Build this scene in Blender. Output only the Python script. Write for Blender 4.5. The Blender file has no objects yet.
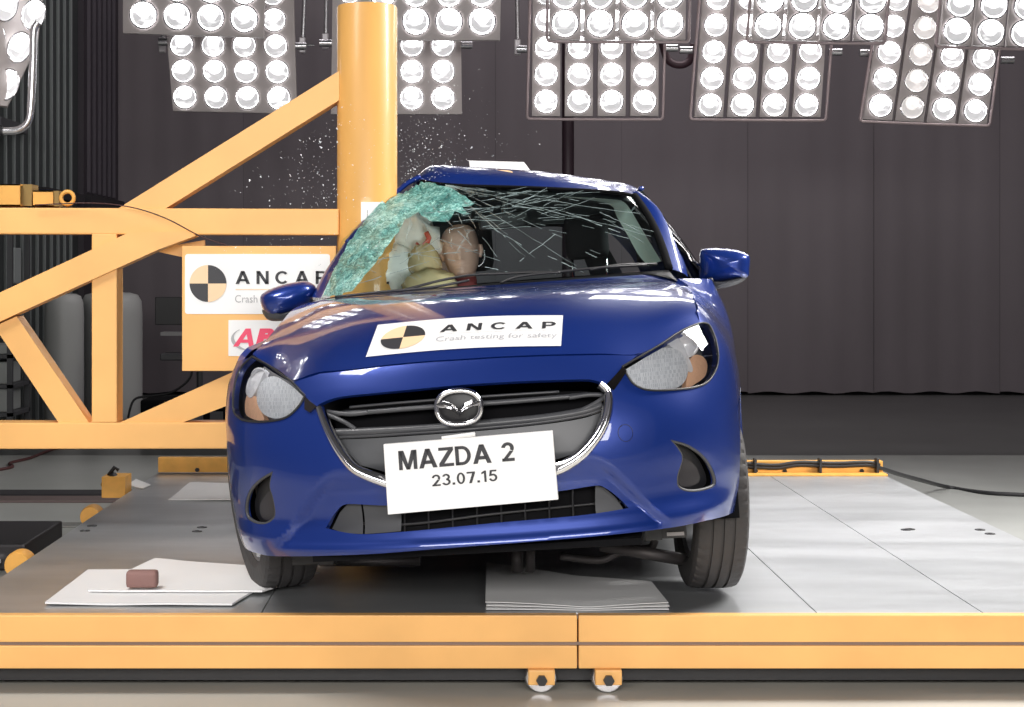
import bpy, bmesh, math, random
import numpy as np
from mathutils import Vector, Matrix, noise
from mathutils.geometry import delaunay_2d_cdt
from mathutils.bvhtree import BVHTree
random.seed(7)
sc = bpy.context.scene
COL = sc.collection
PI = math.pi

# ------------------------------------------------------------------ camera
F = 1630.0; VX, VY = 456.0, 274.0; CZ = 1.33
cam_d = bpy.data.cameras.new('camera'); cam = bpy.data.objects.new('camera', cam_d); COL.objects.link(cam)
cam.location = (0, 0, CZ); cam.rotation_euler = (PI/2, 0, 0)
cam_d.sensor_width = 36.0; cam_d.lens = F/1024*36.0
cam_d.shift_x = (512-VX)/1024.0; cam_d.shift_y = (VY-353.5)/1024.0
cam_d.clip_start = 0.05; cam_d.clip_end = 100
sc.camera = cam
# ------------------------------------------------------------------ world, lamps of the hall, exposure
sc.view_settings.view_transform = 'Standard'; sc.view_settings.look = 'None'
sc.view_settings.gamma = 1.0; sc.view_settings.use_curve_mapping = False
sc.view_settings.exposure = 0.0
W = bpy.data.worlds.new('world'); sc.world = W; W.use_nodes = True
W.node_tree.nodes['Background'].inputs[0].default_value = (0.55, 0.53, 0.60, 1)
W.node_tree.nodes['Background'].inputs[1].default_value = 0.22
def area(name, loc, target, sx, sy, power, col=(1, 0.97, 0.94), spread=180):
    l = bpy.data.lights.new(name, 'AREA'); l.shape = 'RECTANGLE'; l.size = sx; l.size_y = sy
    l.energy = power; l.color = col; l.spread = math.radians(spread)
    o = bpy.data.objects.new(name, l); COL.objects.link(o); o.location = loc
    o.rotation_euler = (Vector(target)-Vector(loc)).to_track_quat('-Z', 'Y').to_euler(); return o
area('side_light_bank', (-2.6, 4.4, 5.0), (-1.0, 6.2, 0.2), 1.0, 2.0, 38, spread=75)
area('side_light_bank', (5.4, 7.0, 5.2), (2.0, 6.9, 0.2), 1.4, 3.0, 265, spread=80)
area('front_light_bank', (0.0, -2.6, 2.9), (0.0, 6.0, 0.9), 8.0, 1.4, 600)
area('rear_light_bank', (3.4, 12.4, 4.9), (2.0, 6.8, 0.3), 4.5, 0.6, 100)
area('hall_light', (1.8, 13.4, 6.2), (1.5, 17.9, 1.5), 8, 0.8, 190, (1, 0.93, 0.95))

# ------------------------------------------------------------------ helpers
def at(px, py, Y): return Vector(((px-VX)/F*Y, Y, CZ-(py-VY)/F*Y))
def onz(px, py, z=0.0):
    Y = F*(CZ-z)/(py-VY); return Vector(((px-VX)/F*Y, Y, z))
def tag(o, label=None, cat=None, group=None, kind=None):
    if label: o['label'] = label
    if cat: o['category'] = cat
    if group: o['group'] = group
    if kind: o['kind'] = kind
    return o
def empty(name, loc=(0, 0, 0)):
    o = bpy.data.objects.new(name, None); COL.objects.link(o); o.location = loc; o.empty_display_size = .1; return o
def link(name, me, mats, parent=None, smooth=False, ang=None):
    if not isinstance(mats, (list, tuple)): mats = [mats]
    for m in mats: me.materials.append(m)
    o = bpy.data.objects.new(name, me); COL.objects.link(o)
    if parent is not None: o.parent = parent
    if smooth:
        for p in me.polygons: p.use_smooth = True
    if ang:
        for p in me.polygons: p.use_smooth = True
        me.set_sharp_from_angle(angle=math.radians(ang))
    return o
def M3(name, verts, faces, mats, parent=None, smooth=False, ang=None, mi=None, off=None):
    me = bpy.data.meshes.new(name)
    p0 = off
    if parent is not None and off is None:
        p0 = Vector(); q = parent
        while q is not None and q is not CARROOT: p0 = p0+q.location; q = q.parent
    if p0 is not None: verts = [Vector(v)-Vector(p0) for v in verts]
    me.from_pydata([tuple(v) for v in verts], [], faces); me.update()
    o = link(name, me, mats, parent, smooth, ang)
    if mi:
        for i, m in enumerate(mi): me.polygons[i].material_index = m
    return o
CARROOT = None
class MB:
    """collects shapes into one mesh"""
    def __init__(s): s.v = []; s.f = []; s.m = []
    def add(s, vs, fs, m=0):
        n = len(s.v); s.v += [Vector(v) for v in vs]; s.f += [tuple(i+n for i in f) for f in fs]; s.m += [m]*len(fs); return s
    def box(s, a, b, m=0, bev=0.0, mat=None):
        x0, y0, z0 = a; x1, y1, z1 = b
        if bev <= 0:
            vs = [(x, y, z) for x in (x0, x1) for y in (y0, y1) for z in (z0, z1)]
            fs = [(0, 1, 3, 2), (4, 6, 7, 5), (0, 4, 5, 1), (2, 3, 7, 6), (0, 2, 6, 4), (1, 5, 7, 3)]
        else:
            bm = bmesh.new(); bmesh.ops.create_cube(bm, size=1)
            for v in bm.verts: v.co = Vector(((x0+x1)/2+v.co.x*(x1-x0), (y0+y1)/2+v.co.y*(y1-y0), (z0+z1)/2+v.co.z*(z1-z0)))
            bmesh.ops.bevel(bm, geom=bm.edges[:], offset=bev, segments=2, affect='EDGES', profile=.6)
            bm.verts.index_update(); vs = [v.co.copy() for v in bm.verts]; fs = [tuple(v.index for v in f.verts) for f in bm.faces]; bm.free()
        if mat is not None: vs = [mat @ Vector(v) for v in vs]
        return s.add(vs, fs, m)
    def tube(s, pts, r, n=10, m=0, cap=True, sx=1.0):
        pts = [Vector(p) for p in pts]; rs = r if isinstance(r, (list, tuple)) else [r]*len(pts)
        vs = []; fs = []; up = None
        for i, p in enumerate(pts):
            d = (pts[min(i+1, len(pts)-1)]-pts[max(i-1, 0)]).normalized()
            if up is None:
                up = Vector((0, 0, 1)) if abs(d.z) < .9 else Vector((0, 1, 0))
            a = d.cross(up).normalized(); b = a.cross(d).normalized(); up = b
            for k in range(n):
                t = 2*PI*k/n; vs.append(p+a*math.cos(t)*rs[i]*sx+b*math.sin(t)*rs[i])
        for i in range(len(pts)-1):
            for k in range(n):
                k2 = (k+1) % n; fs.append((i*n+k, i*n+k2, (i+1)*n+k2, (i+1)*n+k))
        if cap: fs.append(tuple(range(n-1, -1, -1))); fs.append(tuple((len(pts)-1)*n+k for k in range(n)))
        return s.add(vs, fs, m)
    def lathe(s, prof, n=24, mat=None, m=0, mf=None):
        """prof: (r, z) about local z"""
        vs = []; fs = []
        for (r, z) in prof:
            for k in range(n):
                t = 2*PI*k/n; vs.append(Vector((r*math.cos(t), r*math.sin(t), z)))
        for i in range(len(prof)-1):
            for k in range(n):
                k2 = (k+1) % n; fs.append((i*n+k, i*n+k2, (i+1)*n+k2, (i+1)*n+k))
        if mat is not None: vs = [mat @ v for v in vs]
        n0 = len(s.f); s.add(vs, fs, m)
        if mf:
            for i in range(len(prof)-1):
                for k in range(n): s.m[n0+i*n+k] = mf[i]
        return s
    def prism(s, poly, z0, z1, mat=None, m=0):
        n = len(poly); vs = [Vector((x, y, z0)) for x, y in poly]+[Vector((x, y, z1)) for x, y in poly]
        fs = [tuple(range(n-1, -1, -1)), tuple(range(n, 2*n))]+[(i, (i+1) % n, n+(i+1) % n, n+i) for i in range(n)]
        if mat is not None: vs = [mat @ v for v in vs]
        return s.add(vs, fs, m)
    def grid(s, G, m=0):
        R = len(G); C = len(G[0]); vs = [Vector(p) for row in G for p in row]
        return s.add(vs, [(i*C+j, i*C+j+1, (i+1)*C+j+1, (i+1)*C+j) for i in range(R-1) for j in range(C-1)], m)
    def build(s, name, mats, parent=None, smooth=False, ang=None):
        return M3(name, s.v, s.f, mats, parent, smooth, ang, s.m)
def beam(a, b, w, h, up=Vector((0, 1, 0))):
    """matrix for a bar from a to b: local x along, y=depth axis, z=height"""
    a = Vector(a); b = Vector(b); d = (b-a); L = d.length; x = d.normalized(); y = up-up.dot(x)*x; y.normalize(); z = x.cross(y)
    m = Matrix(((x.x, y.x, z.x, a.x), (x.y, y.y, z.y, a.y), (x.z, y.z, z.z, a.z), (0, 0, 0, 1))); return m, L
def bezier_pts(P, n=12, closed=False, dup=True):
    """catmull-rom through points; repeated points make corners"""
    P = [Vector(p) for p in P]; N = len(P); out = []
    rng = range(N) if closed else range(N-1)
    for i in rng:
        p1 = P[i]; p2 = P[(i+1) % N]
        if (p2-p1).length < 1e-9: continue
        p0 = P[(i-1) % N] if (closed or i > 0) else p1
        p3 = P[(i+2) % N] if (closed or i+2 < N) else p2
        if (p1-p0).length < 1e-9: p0 = p1
        if (p3-p2).length < 1e-9: p3 = p2
        for k in range(n):
            t = k/n
            m1 = (p2-p0)*.5; m2 = (p3-p1)*.5
            L = (p2-p1).length
            if m1.length > 1.3*L: m1 = m1.normalized()*1.3*L
            if m2.length > 1.3*L: m2 = m2.normalized()*1.3*L
            out.append(p1*(2*t**3-3*t*t+1)+m1*(t**3-2*t*t+t)+p2*(-2*t**3+3*t*t)+m2*(t**3-t*t))
    if not closed: out.append(P[-1])
    return out

# ------------------------------------------------------------------ materials
def mat(name, col, rough=.5, metal=0.0, coat=0.0, emit=None, es=0.0, bump=None, var=None, spec=.5, alpha=1.0):
    m = bpy.data.materials.new(name); m.use_nodes = True; nt = m.node_tree; b = nt.nodes['Principled BSDF']
    b.inputs['Base Color'].default_value = (*col, 1); b.inputs['Roughness'].default_value = rough
    b.inputs['Metallic'].default_value = metal; b.inputs['Coat Weight'].default_value = coat; b.inputs['Coat Roughness'].default_value = .03
    b.inputs['Specular IOR Level'].default_value = spec; b.inputs['Alpha'].default_value = alpha
    if emit: b.inputs['Emission Color'].default_value = (*emit, 1); b.inputs['Emission Strength'].default_value = es
    if var or bump:
        tc = nt.nodes.new('ShaderNodeTexCoord')
    if var:   # (scale, amount, stretch)
        mp = nt.nodes.new('ShaderNodeMapping'); mp.inputs['Scale'].default_value = var[2] if len(var) > 2 else (1, 1, 1)
        nz = nt.nodes.new('ShaderNodeTexNoise'); nz.inputs['Scale'].default_value = var[0]; nz.inputs['Detail'].default_value = 6
        rp = nt.nodes.new('ShaderNodeMapRange'); rp.inputs[1].default_value = .3; rp.inputs[2].default_value = .7
        rp.inputs[3].default_value = 1-var[1]; rp.inputs[4].default_value = 1+var[1]*.5
        mx = nt.nodes.new('ShaderNodeVectorMath'); mx.operation = 'SCALE'; mx.inputs[0].default_value = col
        L = nt.links.new; L(tc.outputs['Object'], mp.inputs[0]); L(mp.outputs[0], nz.inputs['Vector']); L(nz.outputs[0], rp.inputs[0])
        L(rp.outputs[0], mx.inputs['Scale']); L(mx.outputs[0], b.inputs['Base Color'])
    if bump:  # (scale, strength)
        nz = nt.nodes.new('ShaderNodeTexNoise'); nz.inputs['Scale'].default_value = bump[0]; nz.inputs['Detail'].default_value = 4
        bp = nt.nodes.new('ShaderNodeBump'); bp.inputs['Strength'].default_value = bump[1]; bp.inputs['Distance'].default_value = .01
        nt.links.new(tc.outputs['Object'], nz.inputs['Vector']); nt.links.new(nz.outputs[0], bp.inputs['Height']); nt.links.new(bp.outputs[0], b.inputs['Normal'])
    return m
YEL = mat('rig_yellow_paint', (.91, .50, .17), .42, var=(3, .10), spec=.35)
YEL2 = mat('rig_yellow_paint_worn', (.82, .42, .09), .45, var=(14, .15), spec=.4)
BLUE = mat('blue_metallic_paint', (.0055, .031, .225), .34, .40, 1.0)
BLK = mat('black_plastic', (.018, .018, .02), .45)
DGR = mat('dark_grey_plastic', (.06, .062, .068), .5)
VBLK = mat('void_black', (.006, .006, .007), .9, spec=.1)
CHR = mat('chrome', (.8, .8, .82), .12, 1.0)
RUB = mat('tyre_rubber', (.045, .042, .042), .7, bump=(60, .2))
WHT = mat('white_board', (.88, .88, .88), .5)
WHT2 = mat('white_sticker', (.85, .85, .84), .35)
INK = mat('black_ink', (.03, .03, .035), .5)
GINK = mat('grey_ink', (.42, .42, .43), .5)
LGINK = mat('faint_grey_ink', (.42, .42, .45), .5)
RINK = mat('red_ink', (.85, .07, .15), .5)
GOLD = mat('pale_gold_print', (.88, .62, .38), .5)
PAPER = mat('paper', (.80, .80, .80), .6, bump=(9, .15))
GREYM = mat('lamp_panel_grey', (.43, .39, .385), .5, .1)
PINKM = mat('tube_pinkish_grey', (.42, .34, .35), .4, .3)
STEELT = mat('steel_tube', (.6, .6, .62), .25, .9)
def lampmat(name, e, col=(1, 1, 1)):
    m = mat(name, (.7, .7, .72), .15, .3); nt = m.node_tree; b = nt.nodes['Principled BSDF']
    tc = nt.nodes.new('ShaderNodeTexCoord'); nz = nt.nodes.new('ShaderNodeTexNoise'); nz.inputs['Scale'].default_value = 13
    oi = nt.nodes.new('ShaderNodeObjectInfo'); ad = nt.nodes.new('ShaderNodeVectorMath'); ad.operation = 'ADD'
    sca = nt.nodes.new('ShaderNodeVectorMath'); sca.operation = 'SCALE'; sca.inputs['Scale'].default_value = 1; sca.inputs[0].default_value = (37, 11, 5)
    mp = nt.nodes.new('ShaderNodeMapping'); mp.inputs['Scale'].default_value = (.6, 1.5, 1)
    L = nt.links.new; N = nt.nodes.new
    def mth(op, a=None, b_=None, c=None):
        n = N('ShaderNodeMath'); n.operation = op
        for i, v in enumerate((a, b_, c)):
            if v is None: continue
            if isinstance(v, (int, float)): n.inputs[i].default_value = v
            else: L(v, n.inputs[i])
        return n.outputs[0]
    def rng(x, a, b_, c, d):
        n = N('ShaderNodeMapRange'); n.interpolation_type = 'SMOOTHSTEP'; L(x, n.inputs[0])
        for i, v in enumerate((a, b_, c, d)): n.inputs[i+1].default_value = v
        return n.outputs[0]
    L(oi.outputs['Random'], sca.inputs['Scale']); L(tc.outputs['Object'], ad.inputs[0]); L(sca.outputs[0], ad.inputs[1]); L(ad.outputs[0], mp.inputs[0]); L(mp.outputs[0], nz.inputs['Vector'])
    # upper bowl glares, a greyer crescent below it, a bright rim
    sb = N('ShaderNodeVectorMath'); sb.operation = 'SUBTRACT'; sb.inputs[1].default_value = (0, .030, 0); L(tc.outputs['Object'], sb.inputs[0])
    le = N('ShaderNodeVectorMath'); le.operation = 'LENGTH'; L(sb.outputs[0], le.inputs[0]); l2 = N('ShaderNodeVectorMath'); l2.operation = 'LENGTH'; L(tc.outputs['Object'], l2.inputs[0])
    cres = rng(le.outputs['Value'], .040, .062, 0, 1); rim = rng(l2.outputs['Value'], .076, .082, 1, .2)
    n1 = rng(nz.outputs[0], .42, .66, 1.25, .55)
    dark = mth('MULTIPLY', mth('MULTIPLY', cres, rim), n1); dark = mth('MINIMUM', mth('ADD', dark, mth('MULTIPLY', rng(nz.outputs[0], .34, .44, 1, 0), .35)), 1)
    lit = mth('SUBTRACT', 1, dark); st = mth('MULTIPLY', mth('POWER', e/.38, lit), .38)
    L(st, b.inputs['Emission Strength']); b.inputs['Emission Color'].default_value = (*col, 1)
    return m
LAMP = lampmat('lit_lamp_lens', 9.0, (1, .99, 1)); LAMPD = lampmat('dim_lamp_lens', 1.1, (1, .93, .88))
def glassmat(name, tint, gl=.08, rough=0.0, haze=0.0, hcol=(.5, .8, .75)):
    m = bpy.data.materials.new(name); m.use_nodes = True; nt = m.node_tree; nt.nodes.clear(); N = nt.nodes.new; L = nt.links.new
    o = N('ShaderNodeOutputMaterial'); t = N('ShaderNodeBsdfTransparent'); t.inputs[0].default_value = (*tint, 1)
    g = N('ShaderNodeBsdfGlossy'); g.inputs['Roughness'].default_value = rough
    fr = N('ShaderNodeFresnel'); fr.inputs[0].default_value = 1.45; mu = N('ShaderNodeMath'); mu.operation = 'MULTIPLY'; mu.inputs[1].default_value = gl/.04; mu.use_clamp = True
    mx = N('ShaderNodeMixShader'); L(fr.outputs[0], mu.inputs[0]); L(mu.outputs[0], mx.inputs[0]); L(t.outputs[0], mx.inputs[1]); L(g.outputs[0], mx.inputs[2])
    if haze > 0:
        d = N('ShaderNodeBsdfDiffuse'); d.inputs[0].default_value = (*hcol, 1); m2 = N('ShaderNodeMixShader'); m2.inputs[0].default_value = haze
        L(mx.outputs[0], m2.inputs[1]); L(d.outputs[0], m2.inputs[2]); L(m2.outputs[0], o.inputs[0])
    else: L(mx.outputs[0], o.inputs[0])
    return m
GLASS = glassmat('tinted_car_glass', (.80, .90, .88), .03)
LENS = glassmat('clear_lens', (.93, .94, .95), .05)

# ------------------------------------------------------------------ setting
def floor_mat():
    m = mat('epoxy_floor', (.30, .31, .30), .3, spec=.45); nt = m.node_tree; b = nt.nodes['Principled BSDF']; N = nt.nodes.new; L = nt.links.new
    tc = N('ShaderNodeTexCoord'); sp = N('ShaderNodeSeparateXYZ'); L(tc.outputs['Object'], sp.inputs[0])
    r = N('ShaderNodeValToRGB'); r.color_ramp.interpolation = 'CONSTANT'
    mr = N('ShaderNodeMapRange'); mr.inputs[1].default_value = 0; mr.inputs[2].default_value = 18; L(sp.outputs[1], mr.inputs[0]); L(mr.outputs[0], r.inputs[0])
    e = r.color_ramp.elements; e[0].position = 0; e[0].color = (.58, .56, .50, 1); e[1].position = 11.95/18; e[1].color = (.10, .102, .10, 1)  # far floor paint is darker; colour also holds the curtain's dark reflection and light falloff
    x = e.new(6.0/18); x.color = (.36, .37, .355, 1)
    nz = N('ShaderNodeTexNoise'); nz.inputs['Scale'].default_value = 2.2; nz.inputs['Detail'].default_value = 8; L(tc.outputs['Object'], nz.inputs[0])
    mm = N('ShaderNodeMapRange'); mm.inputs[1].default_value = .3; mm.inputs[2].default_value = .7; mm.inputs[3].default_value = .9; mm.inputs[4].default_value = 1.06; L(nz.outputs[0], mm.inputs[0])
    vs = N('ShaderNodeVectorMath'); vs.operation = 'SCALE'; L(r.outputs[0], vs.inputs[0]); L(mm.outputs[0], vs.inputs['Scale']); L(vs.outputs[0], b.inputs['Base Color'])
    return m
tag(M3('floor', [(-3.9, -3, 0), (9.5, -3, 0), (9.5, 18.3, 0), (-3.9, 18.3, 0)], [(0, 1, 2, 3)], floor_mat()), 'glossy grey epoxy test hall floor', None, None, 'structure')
CURT = mat('curtain_panel_grey', (.15, .132, .143), .75, var=(1.3, .10, (1, 1, .4)))
DARKW = mat('dark_backing', (.02, .018, .022), .8)
wb = M3('wall_back', [(-3.8, 18.2, 0), (9.5, 18.2, 0), (9.5, 18.2, 7), (-3.8, 18.2, 7)], [(0, 1, 2, 3)], DARKW)
tag(wb, 'dark backing wall behind the grey curtain panels', None, None, 'structure')
x = -3.72; k = 0
while x < 9.3:
    w = 1.383; m = MB(); G = []
    for i in range(0, 3):
        G.append([(x+w*j/16, 17.9+.02*math.sin(j/16*PI)*(-1)**k+.008*math.sin(j*1.7+k), .03+i*3.4+(.012*math.sin(j*1.1+k) if i == 0 else 0)) for j in range(17)])
    m.grid(G)
    m.box((x, 17.93, .03), (x+.03, 17.97, 6.8)).build('curtain_panel', CURT, wb, smooth=True, ang=None) if False else m.build('curtain_panel', CURT, wb, smooth=True)
    x += 1.385; k += 1
CLAD = mat('grey_green_cladding', (.04, .047, .048), .5, .2); CLADR = mat('cladding_rib_light', (.20, .22, .22), .45, .3)
wl = tag(MB().box((-4.0, 7, 0), (-3.76, 18.2, 7)).build('wall_left', CLAD), 'dark ribbed cladding wall on the left', None, None, 'structure')
rib = None
for i in range(40):
    y = 11.0+i*.255
    if 15.95 < y < 16.6: continue
    if rib is None:
        rib = MB().box((-3.76, -.012, 0), (-3.73, .012, 6.6), bev=.004).build('cladding_rib', CLADR, wl); rib.location.y = y
    else:
        r2 = rib.copy(); COL.objects.link(r2); r2.location.y = y; r2.parent = wl
# dark opening near the back corner
MB().box((-3.76, 16.2, .05), (-3.70, 17.85, 6.9)).build('door_panel', mat('dark_roller_door', (.028, .022, .03), .5), wl)
for i in range(6):
    MB().box((-3.70, 16.35+i*.24, 2.15), (-3.67, 16.39+i*.24, 6.6)).build('door_slat', mat('door_slat_grey', (.07, .06, .075), .5), wl)
MB().box((-3.72, 14.4, 2.02), (-3.62, 15.9, 2.10)).build('duct_rail', DARKW, wl)
MB().box((-3.70, 16.2, 1.95), (-3.62, 17.8, 2.12)).build('duct_rail', DARKW, wl)
MB().box((-3.70, 12.9, 2.5), (-3.60, 13.7, 2.58), bev=.01).build('duct_rail', DGR, wl)
p = at(24, 270, 13.8)
MB().box((-3.75, 13.6, 1.25), (-3.68, 13.8, 1.55), bev=.01).build('switch_box', mat('pale_switch_box', (.3, .33, .33), .5), wl)
tag(MB().box((9.3, -3, 0), (9.5, 18.3, 7)).build('wall_right', mat('wall_paint_dark', (.10, .095, .10), .7)), 'plain dark side wall', None, None, 'structure')
tag(MB().box((-4, -3, 7), (9.5, 18.3, 7.1)).build('ceiling', mat('ceiling_dark', (.06, .06, .065), .8)), 'dark hall ceiling', None, None, 'structure')
# thin dark support post behind the car
pa = at(568, 120, 15.5)
pm = MB().tube([(pa.x, 15.5, .02), (pa.x, 15.5, 5.5)], .058, 16); pm.box((pa.x-.16, 15.34, 0), (pa.x+.16, 15.66, .02))
tag(pm.build('support_post', mat('dark_maroon_post', (.022, .010, .016), .5), smooth=False, ang=40), 'dark round support post rising behind the car roof', 'post')
# floor rails left of the platform
def strip(name, pyT, pyB, x0, x1, h, m, label):
    Y0 = F*CZ/(pyB-VY); Y1 = F*CZ/(pyT-VY)
    return tag(MB().box((x0, Y0, 0.0), (x1, Y1, h), bev=.003).build(name, m), label, 'rail')
BRN = mat('brownish_steel_rail', (.16, .12, .115), .5, .4)
strip('floor_rail', 491.5, 496, -3.7, -1.7, .012, DARKW, 'thin dark guide rail on the floor beyond the yellow clamp block')
strip('floor_rail', 498, 503, -3.7, -1.7, .014, BRN, 'brownish steel guide rail on the floor left of the platform')
strip('floor_rail', 524, 528, -3.7, -1.75, .010, mat('grey_rail', (.2, .2, .19), .5, .3), 'faint grey guide rail crossing the pale floor behind the black box')
# black box with pulleys at the left edge
bx = empty('winch_box', (-2.2, 7.7, 0))
a0 = onz(0, 571, 0); a1 = onz(40, 556, 0)
MB().box((-3.0, 7.3, 0), (-1.93, 8.0, .12), bev=.012).build('box', mat('black_steel', (.03, .027, .03), .45, .3), bx)
for k in (0, 1):
    c = Vector((-2.03-.0*k, 7.28, .05+.05*k)); MB().tube([(c.x-.02-.15*k, 7.26, c.z), (c.x-.02-.15*k, 7.31, c.z)], .022, 16).build('ring_bolt', CHR, bx, ang=40)
tag(bx, 'low black steel box on the floor at the left edge beside the platform', 'box')

# ------------------------------------------------------------------ platform
PT = .25
def steel_deck():
    m = mat('brushed_steel_deck', (.46, .47, .48), .32, .72); nt = m.node_tree; b = nt.nodes['Principled BSDF']; N = nt.nodes.new; L = nt.links.new
    tc = N('ShaderNodeTexCoord'); mp = N('ShaderNodeMapping'); mp.inputs['Scale'].default_value = (.8, 3.2, 1); L(tc.outputs['Object'], mp.inputs[0])
    nz = N('ShaderNodeTexNoise'); nz.inputs['Scale'].default_value = 1.2; nz.inputs['Detail'].default_value = 5; nz.inputs['Roughness'].default_value = .5; L(mp.outputs[0], nz.inputs[0])
    r = N('ShaderNodeValToRGB'); L(nz.outputs[0], r.inputs[0]); e = r.color_ramp.elements
    e[0].position = .30; e[0].color = (.42, .435, .445, 1); e[1].position = .68; e[1].color = (.57, .585, .60, 1); L(r.outputs[0], b.inputs['Base Color'])
    n2 = N('ShaderNodeTexNoise'); n2.inputs['Scale'].default_value = 2.6; n2.inputs['Detail'].default_value = 4; L(mp.outputs[0], n2.inputs[0])
    r2 = N('ShaderNodeMapRange'); r2.inputs[1].default_value = .3; r2.inputs[2].default_value = .7; r2.inputs[3].default_value = .33; r2.inputs[4].default_value = .39; L(n2.outputs[0], r2.inputs[0]); L(r2.outputs[0], b.inputs['Roughness'])
    return m
plat = empty('sled_platform', (.34, 7.0, 0))
DECK = steel_deck()
XL, XR, Y0, Y1 = -1.62, 2.30, 5.19, 8.85
xs = [XL, -.62, 1.15, 1.68, XR]
for i in range(4):
    MB().box((xs[i]+.002*(i > 0), Y0+.004, PT-.02), (xs[i+1]-.002*(i < 3), Y1, PT), bev=.001).build('deck_plate', DECK, plat)
MB().box((XL+.03, Y0+.06, .022), (XR-.03, Y1-.03, PT-.021)).build('underframe', BLK, plat)
xm = (577-VX)/F*Y0
for (za, zb) in ((.2515, .1665), (.1555, .083)):
    for (xa, xb) in ((XL, xm-.0025), (xm+.0025, XR)):
        MB().box((xa, Y0-.04, zb), (xb, Y0+.003, za), bev=.004).build('front_beam', YEL, plat)
MB().box((XL, Y0-.03, .1555), (XR, Y0+.003, .1665)).build('beam_gap_strip', mat('grey_weld_strip', (.22, .16, .13), .6), plat)
for (px) in (541, 607.5):
    x = (px-VX)/F*5.17; cf = MB(); cf.box((x-.042, 5.13, .035), (x+.042, 5.165, .083), bev=.004); 
    br = cf.build('caster_bracket', YEL, plat)
    MB().tube([(x, 5.115, .052), (x, 5.25, .052)], .0175, 6).build('caster_bolt', BLK, br)
    w = MB(); w.lathe([(0, -.024), (.046, -.024), (.0515, -.016), (.0515, .016), (.046, .024), (0, .024)], 28, Matrix.Translation((x, 5.193, .0515)) @ Matrix.Rotation(PI/2, 4, 'X')); w.build('caster_wheel', STEELT, br, ang=40)
# rollers peeping out at the left edge
for px, py, r in ((90, 514, 11), (17, 562, 14)):
    Y = F*1.12/(py-VY); x = (px-VX)/F*Y+.02; rr = r*Y/F
    MB().lathe([(0, -.05), (rr*.9, -.05), (rr, -.03), (rr, .03), (rr*.9, .05), (0, .05)], 28, Matrix.Translation((x-.02, Y+.05, PT-.055)) @ Matrix.Rotation(PI/2, 4, 'X')).build('edge_roller', YEL2, plat, ang=40)
    MB().tube([(x-.02, Y+.05, PT-.055), (x+.16, Y+.05, PT-.055)], .02, 10).build('roller_axle', BLK, plat, ang=40)
# upright rails at the rear edge
def rail(pxa, pxb, pyt, pyb, Y):
    a = at(pxa, pyb, Y); b = at(pxb, pyt, Y)
    return MB().box((a.x, Y, a.z), (b.x, Y+.05, b.z), bev=.004).build('rear_rail', YEL2, plat)
rail(158, 236, 457.5, 472.5, 8.80); rail(742, 883, 461, 476.5, 8.80)
MB().box((at(742, 0, 8.8).x, 8.70, PT), (at(883, 0, 8.8).x, 8.80, PT+.012), bev=.003).build('rear_rail_foot', YEL2, plat)
for px in (756, 785, 820, 862, 197):
    c = at(px, 471 if px > 300 else 470, 8.79); MB().tube([(c.x, 8.79, c.z), (c.x, 8.8, c.z)], .012, 6).build('rail_bolt', BLK, plat)
# flush lifting sockets
SOCK = mat('socket_dark_steel', (.10, .10, .10), .35, .8)
for px, py in ((92, 526), (85, 531), (202, 527.5), (197, 531.5), (910, 529.5), (990, 534), (980, 530), (906, 530)):
    c = onz(px, py, PT)
    MB().lathe([(.010, 0), (.010, .003), (.021, .003), (.022, 0)], 14, Matrix.Translation(c)).build('deck_socket', SOCK, plat, ang=40)
tag(plat, 'low wheeled steel sled platform with yellow edge beams under the car', 'platform')
# cable on the rear rail
cab = MB(); P = [at(742, 466, 8.78), at(775, 468, 8.77), at(800, 465, 8.77), at(835, 466, 8.77), at(868, 465, 8.77), at(880, 468, 8.79)]
P += [at(900, 474.5, 9.1), at(922, 480.5, 9.55), onz(948, 487, .012), onz(990, 493, .012), onz(1060, 496, .012)]
P = bezier_pts(P, 8); cab.tube(P, .012, 8); cab.tube([p+Vector((0, -.004, .016)) for p in P[:40]], .009, 8)
cb = tag(cab.build('power_cable', mat('black_rubber_cable', (.02, .02, .022), .5), smooth=True), 'black cable tied along the rear yellow rail and trailing over the floor to the right', 'cable')
for px in (755, 820, 877):
    c = at(px, 466, 8.765); MB().box((c.x-.006, 8.745, c.z-.045), (c.x+.006, 8.80, c.z+.04)).build('cable_tie', BLK, cb)
# red-brown cable on the floor at the left
P = [onz(-10, 471, .01), onz(12, 467, .01), onz(10, 463, .01), onz(30, 458, .01), onz(62, 447, .01), onz(110, 445, .01)]
tag(MB().tube(bezier_pts(P, 6), .011, 8).build('floor_cable', mat('dark_red_cable', (.07, .02, .02), .5), smooth=True), 'dark red cable lying on the floor under the yellow lower beam', 'cable')
# clamp block on platform's left edge
blk = empty('clamp_block', onz(114, 492, PT)); c = blk.location
MB().box((c.x-.062, c.y, PT-.03), (c.x+.055, c.y+.16, PT+.075), bev=.003).build('block', YEL2, blk)
for (px, py, r) in ((106, 483, .02), (113, 477.5, .02)):
    q = at(px, py, c.y+.05); MB().tube([q+Vector((0, -.03, -.005)), q+Vector((0, .02, .005))], r, 12).build('clamp_knob', BLK, blk, ang=40)
MB().tube([c+Vector((-.04, .06, .075)), c+Vector((-.01, .06, .115)), c+Vector((.01, .06, .10))], .01, 8).build('clamp_lever', BLK, blk, smooth=True)
tag(blk, 'small yellow block with black knobs at the rear left edge of the platform', 'block')
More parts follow.
